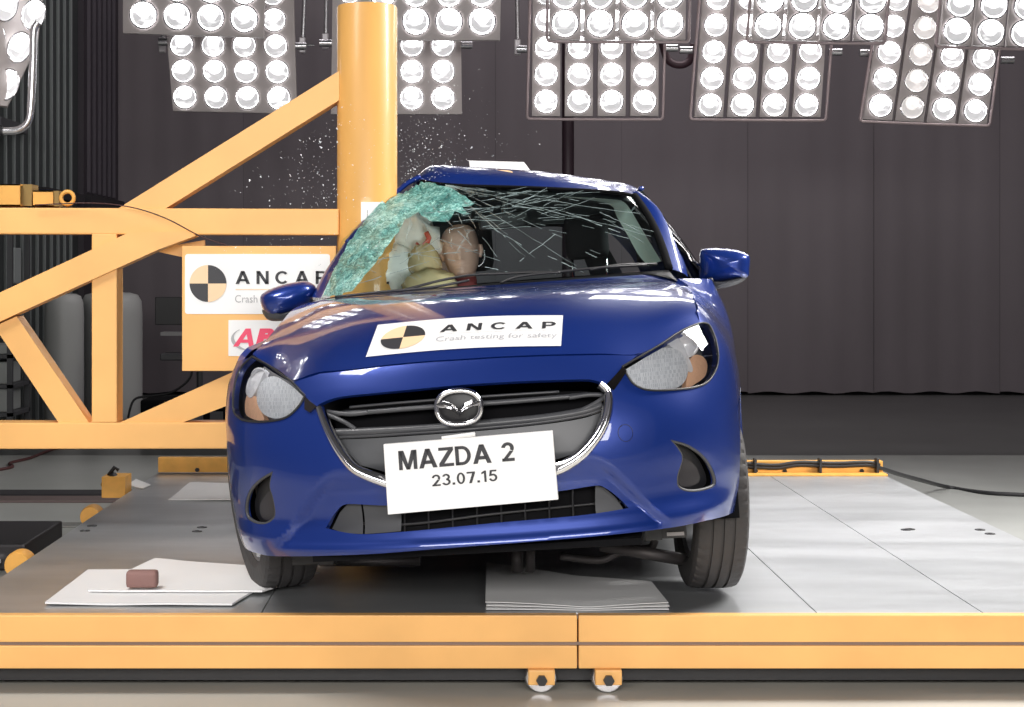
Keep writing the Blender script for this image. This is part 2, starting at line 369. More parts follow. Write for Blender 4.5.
# papers
def sheet(name, pts, zs, label, thick=.003, group=None, cat='paper', folds=None):
    V = [onz(px, py, PT) for px, py in pts]; n = 10; G = []
    A, B, Cc, D = V
    top = []
    for i in range(n+1):
        row = []
        for j in range(n+1):
            s = j/n; t = i/n; p = (A*(1-s)+B*s)*(1-t)+(D*(1-s)+Cc*s)*t
            row.append(Vector((p.x, p.y, PT+zs+.004*noise.noise(p*4)*(1 if (i in (0, n) or j in (0, n)) else 1)+.003)))
        G.append(row)
    m = MB(); m.grid([[q+Vector((0, 0, thick)) for q in r] for r in G]); 
    low = [[q for q in r] for r in G]; m.grid([r[::-1] for r in low])
    edge = [G[0][j] for j in range(n+1)]+[G[i][n] for i in range(1, n+1)]+[G[n][j] for j in range(n-1, -1, -1)]+[G[i][0] for i in range(n-1, 0, -1)]
    N = len(edge); m.add([e+Vector((0, 0, thick)) for e in edge]+edge, [(i, (i+1) % N, N+(i+1) % N, N+i) for i in range(N)])
    return tag(m.build(name, PAPER), label, cat, group)
sheet('paper_sheet', [(45, 606), (232, 607), (285, 575), (88, 572)], .002, 'large white paper sheet lying lowest at the front left of the platform', .006)
sheet('paper_sheet', [(88, 596), (262, 597), (320, 577), (155, 564)], .012, 'upper white paper sheet with the brown block on it', .006)
sheet('paper_sheet', [(168, 501), (250, 501.5), (250, 485), (190, 484)], .001, 'white paper sheet lying behind the left front wheel near the rear rail', .004)
sheet('paper_note', [(128, 486), (143, 490), (151, 486), (136, 480)], .002, 'small white paper note beside the yellow clamp block', .003)
fp = empty('folded_paper_stack', onz(578, 612, PT))
def folded(zb, amp, dx):
    V = [(486, 611), (669, 611), (652, 588), (487, 569)]
    A, B, Cc, D = [onz(px, py, PT) for px, py in V]; n = 24; m = MB(); G = []
    for i in range(5):
        t = i/4; row = []
        for j in range(n+1):
            s = j/n; p = (A*(1-s)+B*s)*(1-t)+(D*(1-s)+Cc*s)*t
            row.append(Vector((p.x+dx, p.y, PT+zb+amp*(1-.3*t)*abs(math.sin((s-.56)*2.4))+.0)))
        G.append(row)
    m.grid(G); m.grid([[q-Vector((0, 0, .002)) for q in r][::-1] for r in G])
    m.add([G[0][j] for j in range(n+1)]+[G[0][j]-Vector((0, 0, .002)) for j in range(n+1)], [(j, j+1, n+2+j, n+1+j) for j in range(n)])
    return m
for zb, amp, dx in ((.003, .004, 0), (.008, .010, .002), (.013, .017, -.002)):
    folded(zb, amp, dx).build('folded_sheet', PAPER, fp, smooth=True)
tag(fp, 'stack of folded white paper sheets under the car nose at the platform front edge', 'paper')
c = onz(142, 595, PT)
blkm = MB().box((c.x-.052, c.y-.02, PT+.026), (c.x+.052, c.y+.035, PT+.082), bev=.012)
tag(blkm.build('rubber_block', mat('brown_rubber', (.24, .13, .115), .7, bump=(30, .4)), smooth=True), 'small reddish brown rubber block on the white paper', 'block')

# ------------------------------------------------------------------ pole rig
rig = empty('pole_impact_rig', (-.376, 6.9, 0)); RY = 6.9
pl = MB(); R = .127; cx = -.376
pl.lathe([(0, .262), (R-.004, .262), (R, .27), (R, 2.455), (R-.004, 2.462), (R-.016, 2.462), (R-.016, 2.40), (0, 2.40)], 48, Matrix.Translation((cx, RY, 0)))
POLEM = mat('pole_golden_yellow', (.80, .43, .12), .42, .0, .2, var=(5, .12, (1, 1, .3)))
pl.build('pole', POLEM, rig, ang=35)
BD = .13
def bar(a, b, wpx, dy=0.0, depth=BD, m=YEL, name='beam', ext=0.0):
    """straight box bar whose centre line runs between two photo points"""
    Y = RY+dy; A = at(*a, Y); B = at(*b, Y); h = wpx*Y/F; M, L = beam(A, B, 0, 0)
    o = MB().box((-ext, -depth/2, -h/2), (L+ext, depth/2, h/2), bev=.006, mat=M).build(name, m, rig); return o
bar((-60, 221), (340, 222.5), 26)
bar((-60, 434.5), (338, 434), 26)
bar((107.5, 234), (107.5, 421.5), 25)
def brace(pts, dy, depth=.11):
    Y = RY+dy; P = [at(x, y, Y) for x, y in pts]; m = MB(); n = len(P)
    m.add([p-Vector((0, depth/2, 0)) for p in P]+[p+Vector((0, depth/2, 0)) for p in P], [tuple(range(n))[::-1], tuple(range(n, 2*n))]+[(i, (i+1) % n, n+(i+1) % n, n+i) for i in range(n)])
    return m.build('brace', YEL, rig)
brace([(-60, 322), (132, 232.5), (190, 231.5), (198, 236), (160, 250), (-60, 350)], -.03)
brace([(-2, 326), (20, 316), (93.5, 424), (63.5, 424)], 0)
brace([(117, 424), (262, 359), (262, 392), (178, 424)], 0)
brace([(116, 212), (340, 72.5), (340, 101.5), (163, 212)], 0)
# gusset plate right of the upper brace
g = [at(150, 250, RY+.05), at(205, 240, RY+.05), at(205, 262, RY+.05)]
MB().prism([(p.x, p.z) for p in g], -(RY+.06), -(RY+.04), Matrix.Rotation(PI/2, 4, 'X')).build('gusset', YEL, rig)
# short open tube ends on top of the beam
def open_tube(px0, px1, pyt, pyb, dy):
    Y = RY+dy; a = at(px0, pyb, Y); b = at(px1, pyt, Y); t = .006; d = .13; m = MB()
    for (z0, z1, y0, y1) in ((b.z-t, b.z, Y, Y+d), (a.z, a.z+t, Y, Y+d), (a.z, b.z, Y, Y+t), (a.z, b.z, Y+d-t, Y+d)): m.box((a.x, y0, z0), (b.x, y1, z1))
    m.box((a.x, Y+t, a.z+t), (a.x+.02, Y+d-t, b.z-t)); return m
open_tube(-40, 20, 184, 206, -.06).build('tube_stub', YEL2, rig)
q = at(33, 195, RY)
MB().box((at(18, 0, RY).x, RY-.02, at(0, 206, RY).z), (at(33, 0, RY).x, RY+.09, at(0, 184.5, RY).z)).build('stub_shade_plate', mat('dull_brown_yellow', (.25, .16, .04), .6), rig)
open_tube(33, 53, 190.5, 206.5, -.03).build('tube_stub', YEL2, rig)
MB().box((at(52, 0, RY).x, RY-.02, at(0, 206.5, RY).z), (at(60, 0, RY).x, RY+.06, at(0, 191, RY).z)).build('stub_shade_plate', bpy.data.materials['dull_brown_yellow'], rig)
rg = MB(); c = at(67.5, 198, RY-.03); rg.tube([c+Vector((.027*math.cos(t), 0, .027*math.sin(t))) for t in np.linspace(0, 2*PI, 25)], .0085, 8, cap=False); rg.build('lifting_eye', YEL2, rig, smooth=True)
# thin dark wire
P = [at(35, 205, RY-.09), at(90, 203, RY-.1), (at(130, 207, RY-.14)), at(165, 218, RY-.15), at(200, 236, RY-.16), at(226, 245, RY-.15)]
MB().tube(bezier_pts(P, 8), .0028, 6).build('sensor_wire', mat('thin_dark_wire', (.05, .015, .015), .5), rig, smooth=True)
# sign board
SY = RY-.09
a = at(182, 371, SY); b = at(336, 246, SY)
bd = MB().box((a.x, SY, a.z), (b.x, SY+.02, b.z), bev=.003).build('sign_board', YEL, rig)
def rr(x0, z0, x1, z1, r, n=6):
    P = []
    for (cx_, cz_, a0) in ((x1-r, z1-r, 0), (x0+r, z1-r, 90), (x0+r, z0+r, 180), (x1-r, z0+r, 270)):
        for k in range(n+1): t = math.radians(a0+90*k/n); P.append((cx_+r*math.cos(t), cz_+r*math.sin(t)))
    return P
ROTX = Matrix.Rotation(PI/2, 4, 'X')
def plaque(name, px0, py0, px1, py1, r, Y, m, parent, th=.002):
    a = at(px0, py1, Y); b = at(px1, py0, Y); mb = MB().prism(rr(a.x, a.z, b.x, b.z, r), -Y, -Y+th, ROTX); o = mb.build(name, m, None)
    o.parent = parent; 
    for v in o.data.vertices: v.co -= rig.location
    return o
s1 = plaque('white_sticker', 185, 254, 330, 314, .012, SY-.0002, WHT2, bd)
s2 = plaque('white_sticker', 228.5, 320, 285, 356, .002, SY-.0002, WHT2, bd)
s3 = plaque('white_sticker', 361, 202, 384, 226, .001, RY-R-.001, WHT2, rig)
def text_geo(s, bold=0.0, space=1.0, shear=0.0):
    cu = bpy.data.curves.new('t', 'FONT'); cu.body = s; cu.offset = bold; cu.space_character = space; cu.shear = shear; cu.resolution_u = 4
    ob = bpy.data.objects.new('t', cu); COL.objects.link(ob); bpy.context.view_layer.update()
    me = bpy.data.meshes.new_from_object(ob.evaluated_get(bpy.context.evaluated_depsgraph_get()))
    V = [v.co.copy() for v in me.vertices]; Fc = [tuple(p.vertices) for p in me.polygons]
    bpy.data.objects.remove(ob); bpy.data.meshes.remove(me)
    x0 = min(v.x for v in V); x1 = max(v.x for v in V); y0 = min(v.y for v in V); y1 = max(v.y for v in V)
    return [((v.x-x0)/(x1-x0), (v.y-y0)/(y1-y0)) for v in V], Fc
def text_on(name, s, fn, m, parent, bold=.012, space=1.0, shear=0.0, off=None):
    uv, fc = text_geo(s, bold, space, shear); return M3(name, [fn(u, v) for u, v in uv], fc, m, parent, off=off)
def block_text(s, gap=.16, t=.2):
    V = []; Fc = []
    def poly(P, x0):
        if sum(P[i][0]*P[(i+1) % len(P)][1]-P[(i+1) % len(P)][0]*P[i][1] for i in range(len(P))) < 0: P = P[::-1]
        n = len(V); V.extend([(x0+x, y) for x, y in P]); Fc.append(tuple(range(n, n+len(P))))
    def arcs(cx_, cy_, rx, ry, a0, a1, x0, th=t, n=18):
        for k in range(n):
            q = [math.radians(a0+(a1-a0)*(k+d)/n) for d in (0, 1)]
            poly([(cx_+rx*math.cos(q[0]), cy_+ry*math.sin(q[0])), (cx_+rx*math.cos(q[1]), cy_+ry*math.sin(q[1])), (cx_+(rx-th)*math.cos(q[1]), cy_+(ry-th*.85)*math.sin(q[1])), (cx_+(rx-th)*math.cos(q[0]), cy_+(ry-th*.85)*math.sin(q[0]))], x0)
    def bx_(x1, y1, x2, y2, x0): poly([(x1, y1), (x2, y1), (x2, y2), (x1, y2)], x0)
    x = 0; h = t*.85
    for ch in s:
        w = {'A': .95, 'N': .80, 'M': .95, 'Z': .76, 'C': .86, 'P': .74, 'D': .80, 'B': .76, '.': .2, '1': .42, ' ': .36}.get(ch, .64)
        if ch == 'A': poly([(0, 0), (.23, 0), (.59, 1), (.36, 1)], x); poly([(.72, 0), (.95, 0), (.59, 1), (.36, 1)], x); poly([(.2, .21), (.75, .21), (.69, .39), (.26, .39)], x)
        elif ch == 'N': bx_(0, 0, t, 1, x); bx_(w-t, 0, w, 1, x); poly([(0, 1), (.23, 1), (w, 0), (w-.23, 0)], x)
        elif ch == 'M': bx_(0, 0, t, 1, x); bx_(w-t, 0, w, 1, x); poly([(0, 1), (.27, 1), (.565, 0), (.385, 0)], x); poly([(w, 1), (w-.27, 1), (w-.565, 0), (w-.385, 0)], x)
        elif ch == 'Z': bx_(0, 0, w, h, x); bx_(0, 1-h, w, 1, x); poly([(0, h), (.27, h), (w, 1-h), (w-.27, 1-h)], x)
        elif ch == 'C': arcs(.46, .5, .46, .5, 42, 318, x)
        elif ch == 'P': bx_(0, 0, t, 1, x); bx_(0, 1-h, .44, 1, x); bx_(0, .38, .44, .38+h, x); arcs(.43, .69, .31, .31, -90, 90, x)
        elif ch == 'B': bx_(0, 0, t, 1, x); bx_(0, 1-h, .44, 1, x); bx_(0, .42, .44, .42+h, x); bx_(0, 0, .44, h, x); arcs(.43, .71, .29, .29, -90, 90, x); arcs(.43, .295, .33, .295, -90, 90, x)
        elif ch == 'D': bx_(0, 0, t, 1, x); bx_(0, 1-h, .36, 1, x); bx_(0, 0, .36, h, x); arcs(.35, .5, .45, .5, -90, 90, x)
        elif ch == '2': arcs(.32, .70, .32, .30, 175, -35, x); poly([(0, 0), (0, .06), (.42, .56), (.60, .52), (.30, h)], x); bx_(0, 0, w, h, x)
        elif ch == '3': arcs(.31, .72, .30, .28, 165, -90, x); arcs(.31, .29, .33, .29, 90, -165, x)
        elif ch == '0': arcs(.32, .5, .32, .5, 0, 360, x, n=28)
        elif ch == '7': bx_(0, 1-h, w, 1, x); poly([(.14, 0), (.35, 0), (w, 1-h), (w-.22, 1-h)], x)
        elif ch == '1': bx_(.2, 0, .2+t, 1, x); poly([(0, .68), (.2, .78), (.3, 1), (.2, .98), (0, .85)], x)
        elif ch == '5': bx_(.1, 1-h, .6, 1, x); poly([(.1, 1), (.27, 1), (.2, .5), (.02, .46)], x); arcs(.31, .33, .33, .33, 125, -165, x)
        elif ch == '.': bx_(0, 0, .2, .19, x)
        x += w+gap
    x -= gap
    return [(a/x, b) for a, b in V], Fc
def rect_fn(px0, py0, px1, py1, Y, org):
    a = at(px0, py1, Y); b = at(px1, py0, Y)
    return lambda u, v: Vector((a.x+(b.x-a.x)*u, Y, a.z+(b.z-a.z)*v))-org
def roundel(cx_, cz_, r, Y, parent, org, fn=None):
    """four-quarter disc emblem"""
    f = fn or (lambda x, z: Vector((x, Y, z))-org); n = 12
    for q in range(4):
        V = [f(cx_, cz_)]; 
        for k in range(n+1): t = PI/2*(q+k/n); V.append(f(cx_+r*math.cos(t), cz_+r*math.sin(t)))
        M3('emblem_quarter', V, [(0, k+1, k+2) for k in range(n)], (INK if q in (0, 2) else GOLD), parent, off=Vector((0, 0, 0)))
o0 = rig.location.copy(); YT = SY-.0045
c = at(208, 283.5, YT); roundel(c.x, c.z, 18.5*YT/F, YT, s1, o0)
uv, fc = block_text('ANCAP', .42); fn_ = rect_fn(235.5, 271, 327, 284, YT, o0); M3('lettering', [fn_(u, v) for u, v in uv], fc, INK, s1, off=Vector())
text_on('lettering', 'Crash testing for safety', rect_fn(235, 295, 326, 305, YT, o0), GINK, s1, .0, 1.0, off=Vector())
M3('rule_line', [rect_fn(235.5, 289, 325, 289.8, YT, o0)(u, v) for u, v in ((0, 0), (1, 0), (1, 1), (0, 1))], [(0, 1, 2, 3)], GOLD, s1, off=Vector())
uv, fc = block_text('AB', .06, .30); fn_ = rect_fn(233, 328.5, 272, 346.5, YT, o0); M3('lettering', [fn_(u+.12*v, v)+Vector((0, -2e-5*i, 0)) for i, (u, v) in enumerate(uv)], fc, RINK, s2, off=Vector())
sw = MB()
V = []; n = 20
for k in range(n+1):
    t = math.radians(130+150*k/n); w_ = .006+.02*math.sin(PI*k/n)**2
    for rr_ in (0, 1): 
        V.append(at(254+(23-rr_*w_*150)*math.cos(t), 339-(12.5-rr_*w_*90)*math.sin(t)*1.0, YT)-o0)
sw.add(V, [(2*k, 2*k+1, 2*k+3, 2*k+2) for k in range(n)]); M3('swoosh', sw.v, sw.f, GINK, s2, off=Vector())
text_on('lettering', 'L', rect_fn(367, 210, 369, 218, RY-R-.0035, o0), INK, s3, .0, off=Vector())
tag(rig, 'yellow steel impact pole with triangulated frame and sign board', 'test rig')

# ------------------------------------------------------------------ flood lamp banks
LR = .094
def lamp_mesh():
    m = MB(); m.lathe([(0, -.002), (LR*.6, .001), (LR*.86, .006), (LR*.90, .010)], 28, mf=[1, 1, 1]); m.lathe([(LR*.90, .010), (LR*.96, .014), (LR, .010), (LR, -.004)], 28); return m
def bank(name, label, lamps, plates, Y, frame=None, clamps=(), strips=True, r=LR, tilt=0.0, group='banks of flood lamps hanging from the ceiling', dim=(), gaps=True):
    cxp = sum(l[0] for l in lamps)/len(lamps); root = empty(name, at(cxp, 60, Y)); o = root.location.copy()
    for P in plates:
        V = [at(px, py, Y) for px, py in P]; m = MB(); n = len(V)
        m.add([v for v in V]+[v+Vector((0, .05, 0)) for v in V], [tuple(range(n)), tuple(range(2*n-1, n-1, -1))]+[(i, n+i, n+(i+1) % n, (i+1) % n) for i in range(n)])
        pl_ = m.build('lamp_panel', GREYM, root)
    proto = {}
    for i, (px, py) in enumerate(lamps):
        dm = i in dim
        if dm not in proto:
            mm = lamp_mesh(); mm.v = [v*(r/LR) for v in mm.v]; me = M3('lamp', mm.v, mm.f, [GREYM if False else CHR, LAMPD if dm else LAMP], None, mi=mm.m, smooth=True); proto[dm] = me
            ob = me
        else: ob = proto[dm].copy(); COL.objects.link(ob)
        ob.parent = root; ob.location = at(px, py, Y-.012)-o; ob.rotation_euler = (PI/2, random.uniform(0, 6.28) * 0, 0)
        ob.rotation_euler = (PI/2, 0, 0)
    if frame:
        P = [at(px, py, Y-.03) for px, py in frame]; MB().tube(bezier_pts(P, 5), .011, 8).build('tube_frame', PINKM, root, smooth=True)
    for (px, py, s) in clamps:
        c = at(px, py, Y+.03); m = MB()
        m.tube([c+Vector((-.05*s, 0, 0)), c+Vector((.05*s, 0, 0))], .03, 12); m.build('pivot_clamp', STEELT, root, ang=40)
    return tag(root, label, 'flood lamps', group)
def quad(x0, x1, yb, yt=-40, dx=0.0): return [(x0, yb), (x1, yb), (x1+dx, yt), (x0+dx, yt)]
# left pair
bank('flood_lamp_bank', 'lower flood lamp bank on the left, flat grey plate with four rows showing', [(185+k*31.3-j*1.6, 97-j*26+k*.3) for j in range(5) for k in range(4)], [[(173, 111), (297, 113.5), (292.5, -45), (160, -45)]], 12.6, clamps=((165, 42, 1), (300, 46, 1)))
bank('flood_lamp_bank', 'upper flood lamp bank on the left, wide grey plate overlapping the lower one', [(143.5+k*33.6, 15+k*1.3-j*28) for j in range(3) for k in range(4)], [[(123, 33), (263.5, 37.5), (266, -60), (123, -60)]], 11.8, r=.102)
# behind the pole
bank('flood_lamp_bank', 'lower flood lamp bank partly hidden behind the yellow pole', [(350+k*31, 98-j*26.5) for j in range(5) for k in range(4)], [[(331, 114), (462, 114), (460, -45), (333, -45)]], 12.6, clamps=((326, 43, 1), (466, 45, 1)))
bank('flood_lamp_bank', 'upper flood lamp bank just right of the yellow pole top', [(383+k*33, 21.5-j*28) for j in range(3) for k in range(4)], [[(362, 40), (500, 40), (502, -60), (364, -60)]], 11.8, r=.102)
# centre pair (tube framed, four strips each)
def strips(xs, w, yb, yt, dx=0.0): return [[(x-w/2, yb), (x+w/2, yb+.0), (x+w/2+dx, yt), (x-w/2+dx, yt)] for x in xs]
bank('flood_lamp_bank', 'lower tube-framed flood lamp bank straight above the car roof', [(546+k*32.8+j*.2, 101.5-j*27) for j in range(5) for k in range(4)], strips([546, 578.8, 611.6, 644.4], 28, 116, -45, 1), 12.6, frame=[(531, -45), (527, 117), (527, 117), (530, 119), (660, 119.5), (663, 117), (663, 117), (667, -45)], clamps=((523, 49, 1), (671, 48, 1)))
bank('flood_lamp_bank', 'upper tube-framed flood lamp bank straight above the car roof', [(565+k*35, 23.5-j*28) for j in range(3) for k in range(4)], strips([565, 600, 635, 670], 31, 39.5, -60, 1), 11.8, frame=[(548, -60), (547, 38), (547, 38), (550, 41.5), (686, 42), (689, 39), (689, 39), (691, -60)], r=.102)
# right-centre pair
CBANK = bank('flood_lamp_bank', 'lower tube-framed flood lamp bank right of centre, slightly tilted', [(710+k*32.2+j*1.9, 105-j*26.6) for j in range(5) for k in range(4)], [[(x-14.5, 117), (x+14, 117), (x+14+11, -45), (x-14.5+11, -45)] for x in (709, 741.5, 774, 806.5)], 12.6, frame=[(703, -45), (690, 117), (690, 117), (693, 119.5), (823, 120.5), (826, 118), (826, 118), (838, -45)], clamps=((686, 50, 1), (835, 52, 1)))
bank('flood_lamp_bank', 'upper tube-framed flood lamp bank right of centre', [(768+k*34+j*2.4, 26-j*27+k*.4) for j in range(3) for k in range(4)], [[(x-15, 40), (x+15, 40.5), (x+15+7, -60), (x-15+7, -60)] for x in (767, 801, 835, 869)], 11.8, frame=[(755, -60), (747, 39), (747, 39), (750, 42), (882, 43.5), (885, 41), (885, 41), (894, -60)], r=.102)
# right pair
bank('flood_lamp_bank', 'lower tube-framed flood lamp bank at the right with one dim column', [(880.5+k*31.6+j*4.2, 105.5-j*26.4+k*1.8) for j in range(5) for k in range(4)], [[(x-15, 119+i*1.7), (x+13.5, 120.5+i*1.7), (x+13.5+24, -45), (x-15+24, -45)] for i, x in enumerate((878.5, 910, 941.5, 973))], 12.6, frame=[(887, -45), (860, 119), (860, 119), (863, 121.5), (987, 126), (990, 123), (990, 123), (1013, -45)], clamps=((866, 53, 1), (1007, 60, 1)), dim=[1, 5, 9, 13, 17])
bank('flood_lamp_bank', 'upper tube-framed flood lamp bank cut by the right edge of the picture', [(957+k*33.5+j*3.3, 31-j*27+k*1.4) for j in range(3) for k in range(4)], [[(x-15, 44+i), (x+15, 45+i), (x+15+10, -60), (x-15+10, -60)] for i, x in enumerate((955, 988.5, 1022, 1055))], 11.8, frame=[(946, -60), (936, 44), (936, 44), (939, 47), (1072, 50), (1075, 47), (1085, -60)], r=.102)
# near bank on a stand at top left (turned)
nb = empty('flood_lamp_bank', at(-10, 40, 8.0)); o = nb.location.copy()
V = [at(px, py, Y) for px, py, Y in ((7, 106, 8.0), (37, 44, 8.2), (48, -40, 8.4), (-70, -60, 7.6), (-70, 100, 7.5))]
m = MB(); n = 5; m.add(V+[v+Vector((-.02, .08, 0)) for v in V], [tuple(range(n)), tuple(range(2*n-1, n-1, -1))]+[(i, n+i, n+(i+1) % n, (i+1) % n) for i in range(n)]); m.build('lamp_panel', GREYM, nb)
first = None
for px, py in ((27, 11), (14, 45), (3, 83), (2, 4), (-10, 38), (-22, 74), (-24, -2), (-36, 30), (33, -22), (8, -30)):
    if first is None:
        mm = lamp_mesh(); first = M3('lamp', [v*.9 for v in mm.v], mm.f, [CHR, LAMP], None, mi=mm.m, smooth=True); ob = first
    else: ob = first.copy(); COL.objects.link(ob)
    ob.parent = nb; ob.location = at(px, py, 7.93)-o+Vector((0, (px+30)*.002, 0)); ob.rotation_euler = (PI/2, .35, math.radians(33)); ob.scale = (.70, .98, 1)
P = [at(38, 22, 7.9), at(34, 30, 7.9), at(33, 60, 7.9), at(31, 105, 7.9), at(28, 122, 7.9), at(18, 130, 7.9), at(2, 131, 7.9)]
MB().tube(bezier_pts(P, 6), [.012]*6+[.019]*30+[.017]*1 if False else .019, 12).build('yoke_tube', STEELT, nb, smooth=True)
MB().tube([at(3, 131, 7.9), at(-30, 132, 7.9)], .024, 12).build('yoke_grip', BLK, nb, ang=40)
tag(nb, 'close flood lamp bank cut by the top left corner on a bent steel yoke', 'flood lamps', 'banks of flood lamps hanging from the ceiling')
# hanging rods
def rod(px, pyb, label, Y=12.7, dx=2):
    r_ = empty('hanging_rod', at(px, pyb, Y)); 
    MB().tube([at(px, pyb-14, Y), at(px+dx, -60, Y)], .017, 10).build('rod', STEELT, r_, ang=40)
    c = at(px, pyb-8, Y); MB().box((c.x-.03, Y-.03, c.z-.07), (c.x+.02, Y+.03, c.z+.05), bev=.008).build('clamp_jaw', mat('pale_clamp', (.5, .48, .5), .4, .5), r_)
    MB().tube([c+Vector((0, -.01, -.01)), c+Vector((.09, -.01, -.01))], .008, 8).build('clamp_screw', STEELT, r_, ang=40)
    tag(r_, label, 'rod', 'suspension rods of the lamp banks')
rod(303, 52, 'pale suspension rod with clamp right of the left lamp banks', dx=4)
rod(326, 48, 'pale suspension rod with clamp close to the yellow pole top', dx=1)
rod(518, 54, 'pale suspension rod with clamp left of the centre lamp banks', dx=-2)
rod(163, 52, 'short pale suspension rod below the upper left lamp bank', Y=12.9, dx=1)
MB_arc = MB().tube(bezier_pts([at(662, 42, 13), at(668, 60, 13), at(680, 65, 13), at(690, 60, 13), at(694, 44, 13)], 8), .03, 8)
MB_arc.build('lamp_cable', mat('dark_purple_cable', (.05, .02, .03), .5), CBANK, smooth=True)

# ------------------------------------------------------------------ background objects on the left
TANK = mat('tank_white_plastic', (.42, .43, .42), .5, bump=(6, .2))
def tank(pxa, pxb, Y, pyt, label):
    a = at(pxa, pyt, Y); b = at(pxb, pyt, Y); r = (b.x-a.x)/2; cxx = (a.x+b.x)/2; top = a.z; m = MB()
    m.lathe([(0, 0), (r*.94, 0), (r, .05)]+[(r, .05+(top-.2-.05)*k/4) for k in range(1, 5)]+[(r*.97, top-.08), (r*.85, top-.02), (r*.6, top), (0, top)], 32, Matrix.Translation((cxx, Y+r, 0)))
    t = empty('storage_tank', (cxx, Y+r, 0)); m.build('body', TANK, t, smooth=True, ang=50)
    tag(t, label, 'tank', 'pale tanks behind the yellow frame')
tank(40, 79, 13.9, 294, 'pale upright storage tank in front, left of the yellow post')
tank(74, 136, 14.9, 293, 'pale upright storage tank further back behind the yellow post')
mon = empty('monitor_stand', at(172, 420, 13.8)); mon.location.z = 0
a = at(155, 325, 13.8); b = at(196, 297, 13.8)
MB().box((a.x, 13.8, a.z), (b.x, 13.84, b.z), bev=.006).build('screen', BLK, mon)
MB().box((a.x+.05, 13.78, a.z-.09), (b.x, 13.95, a.z-.06)).build('shelf', mat('grey_shelf', (.3, .3, .3), .5), mon)
a2 = at(162, 360, 13.8); MB().box((a2.x, 13.7, a2.z), (a2.x+.35, 14.0, a2.z+.06), bev=.01).build('keyboard_tray', DGR, mon)
MB().tube([(a.x+.36, 13.92, 0.03), (a.x+.36, 13.92, b.z-.05)], .028, 10).build('post', DGR, mon, ang=40)
MB().box((a.x+.1, 13.65, .0), (a.x+.62, 14.2, .05), bev=.01).build('base', BLK, mon)
MB().tube(bezier_pts([at(192, 360, 13.75), at(190, 378, 13.75), at(172, 392, 13.75), at(150, 396, 13.75), at(134, 400, 13.75), at(128, 418, 13.75)], 6), .01, 6).build('cable', BLK, mon, smooth=True)
tag(mon, 'black monitor on a wheeled stand behind the yellow sign board', 'monitor')
tr = empty('equipment_trolley', at(200, 425, 12.8)); tr.location.z = 0
MB().box((at(140, 0, 12.8).x, 12.8, .0), (at(232, 0, 12.8).x, 13.3, at(0, 400, 12.8).z), bev=.02).build('cabinet', VBLK, tr)
for k in range(4): MB().box((at(150+k*20, 0, 12.79).x, 12.78, .12), (at(163+k*20, 0, 12.79).x, 12.80, .25), bev=.004).build('module_face', DGR, tr)
tag(tr, 'low black equipment cabinet on the floor behind the yellow lower brace', 'cabinet')
ST = mat('white_crate', (.35, .37, .36), .5)
for k, (t, b_) in enumerate(((345, 354), (362, 384), (389, 412))):
    a = at(-20, b_, 12.5); b = at(7, t, 12.5); a.x = b.x-.22
    tag(MB().box((a.x, 12.5, a.z), (b.x, 12.9, b.z), bev=.01).build('storage_crate', ST), ['pale crate at the left edge, topmost on the rack', 'pale crate at the left edge, middle of the rack', 'pale crate at the left edge, lowest on the rack'][k], 'crate', 'pale crates on the rack at the left edge')
rk = MB(); a = at(8, 420, 12.5)
for xx in (a.x+.03, a.x-.24):
    for yy in (12.45, 12.95): rk.box((xx-.02, yy-.02, 0), (xx+.02, yy+.02, 1.9))
for k, py in enumerate((354, 384, 412)):
    z = at(0, py, 12.5).z; rk.box((a.x-.26, 12.43, z-.03), (a.x+.05, 12.97, z-.002))
tag(rk.build('storage_rack', DGR), 'dark grey storage rack with pale crates at the left edge', 'rack')
#CAR_SECTION
# ------------------------------------------------------------------ car
ROLL = .077; YAW = math.radians(8.0)
car = empty('hatchback_car', (.062, 4.8, .25)); CARROOT = car
car.rotation_mode = 'QUATERNION'; CM3 = Matrix.Rotation(-YAW, 4, 'Z') @ Matrix.Rotation(-ROLL, 4, 'Y')
car.rotation_quaternion = CM3.to_quaternion(); CM = Matrix.Translation(car.location) @ CM3
CMa = np.array(CM)
def proj(P):
    q = P @ CMa[:3, :3].T + CMa[:3, 3]
    return np.stack([VX+F*q[..., 0]/q[..., 1], VY+F*(CZ-q[..., 2])/q[..., 1]], -1)
def loc(px, py, v):
    """photo point at distance v behind the nose -> car coordinates (u, v, w)"""
    d = np.array([(px-VX)/F, 1, -(py-VY)/F]); o = np.array([0, 0, CZ])
    R_ = CMa[:3, :3]; T = CMa[:3, 3]; dl = R_.T @ d; ol = R_.T @ (o-T); t = (v-ol[1])/dl[1]; return Vector(ol+dl*t)
def interp(xs, ys):
    xs = np.array(xs, float); ys = np.array(ys, float); h = np.diff(xs); dlt = np.diff(ys)/h
    m = np.zeros(len(xs)); m[1:-1] = (dlt[:-1]*h[1:]+dlt[1:]*h[:-1])/(h[1:]+h[:-1]); m[0] = dlt[0]; m[-1] = dlt[-1]
    def f(x):
        x = np.clip(np.asarray(x, float), xs[0], xs[-1]); i = np.clip(np.searchsorted(xs, x)-1, 0, len(xs)-2); t = (x-xs[i])/h[i]
        return ys[i]*(2*t**3-3*t*t+1)+h[i]*m[i]*(t**3-2*t*t+t)+ys[i+1]*(-2*t**3+3*t*t)+h[i]*m[i+1]*(t**3-t*t)
    return f
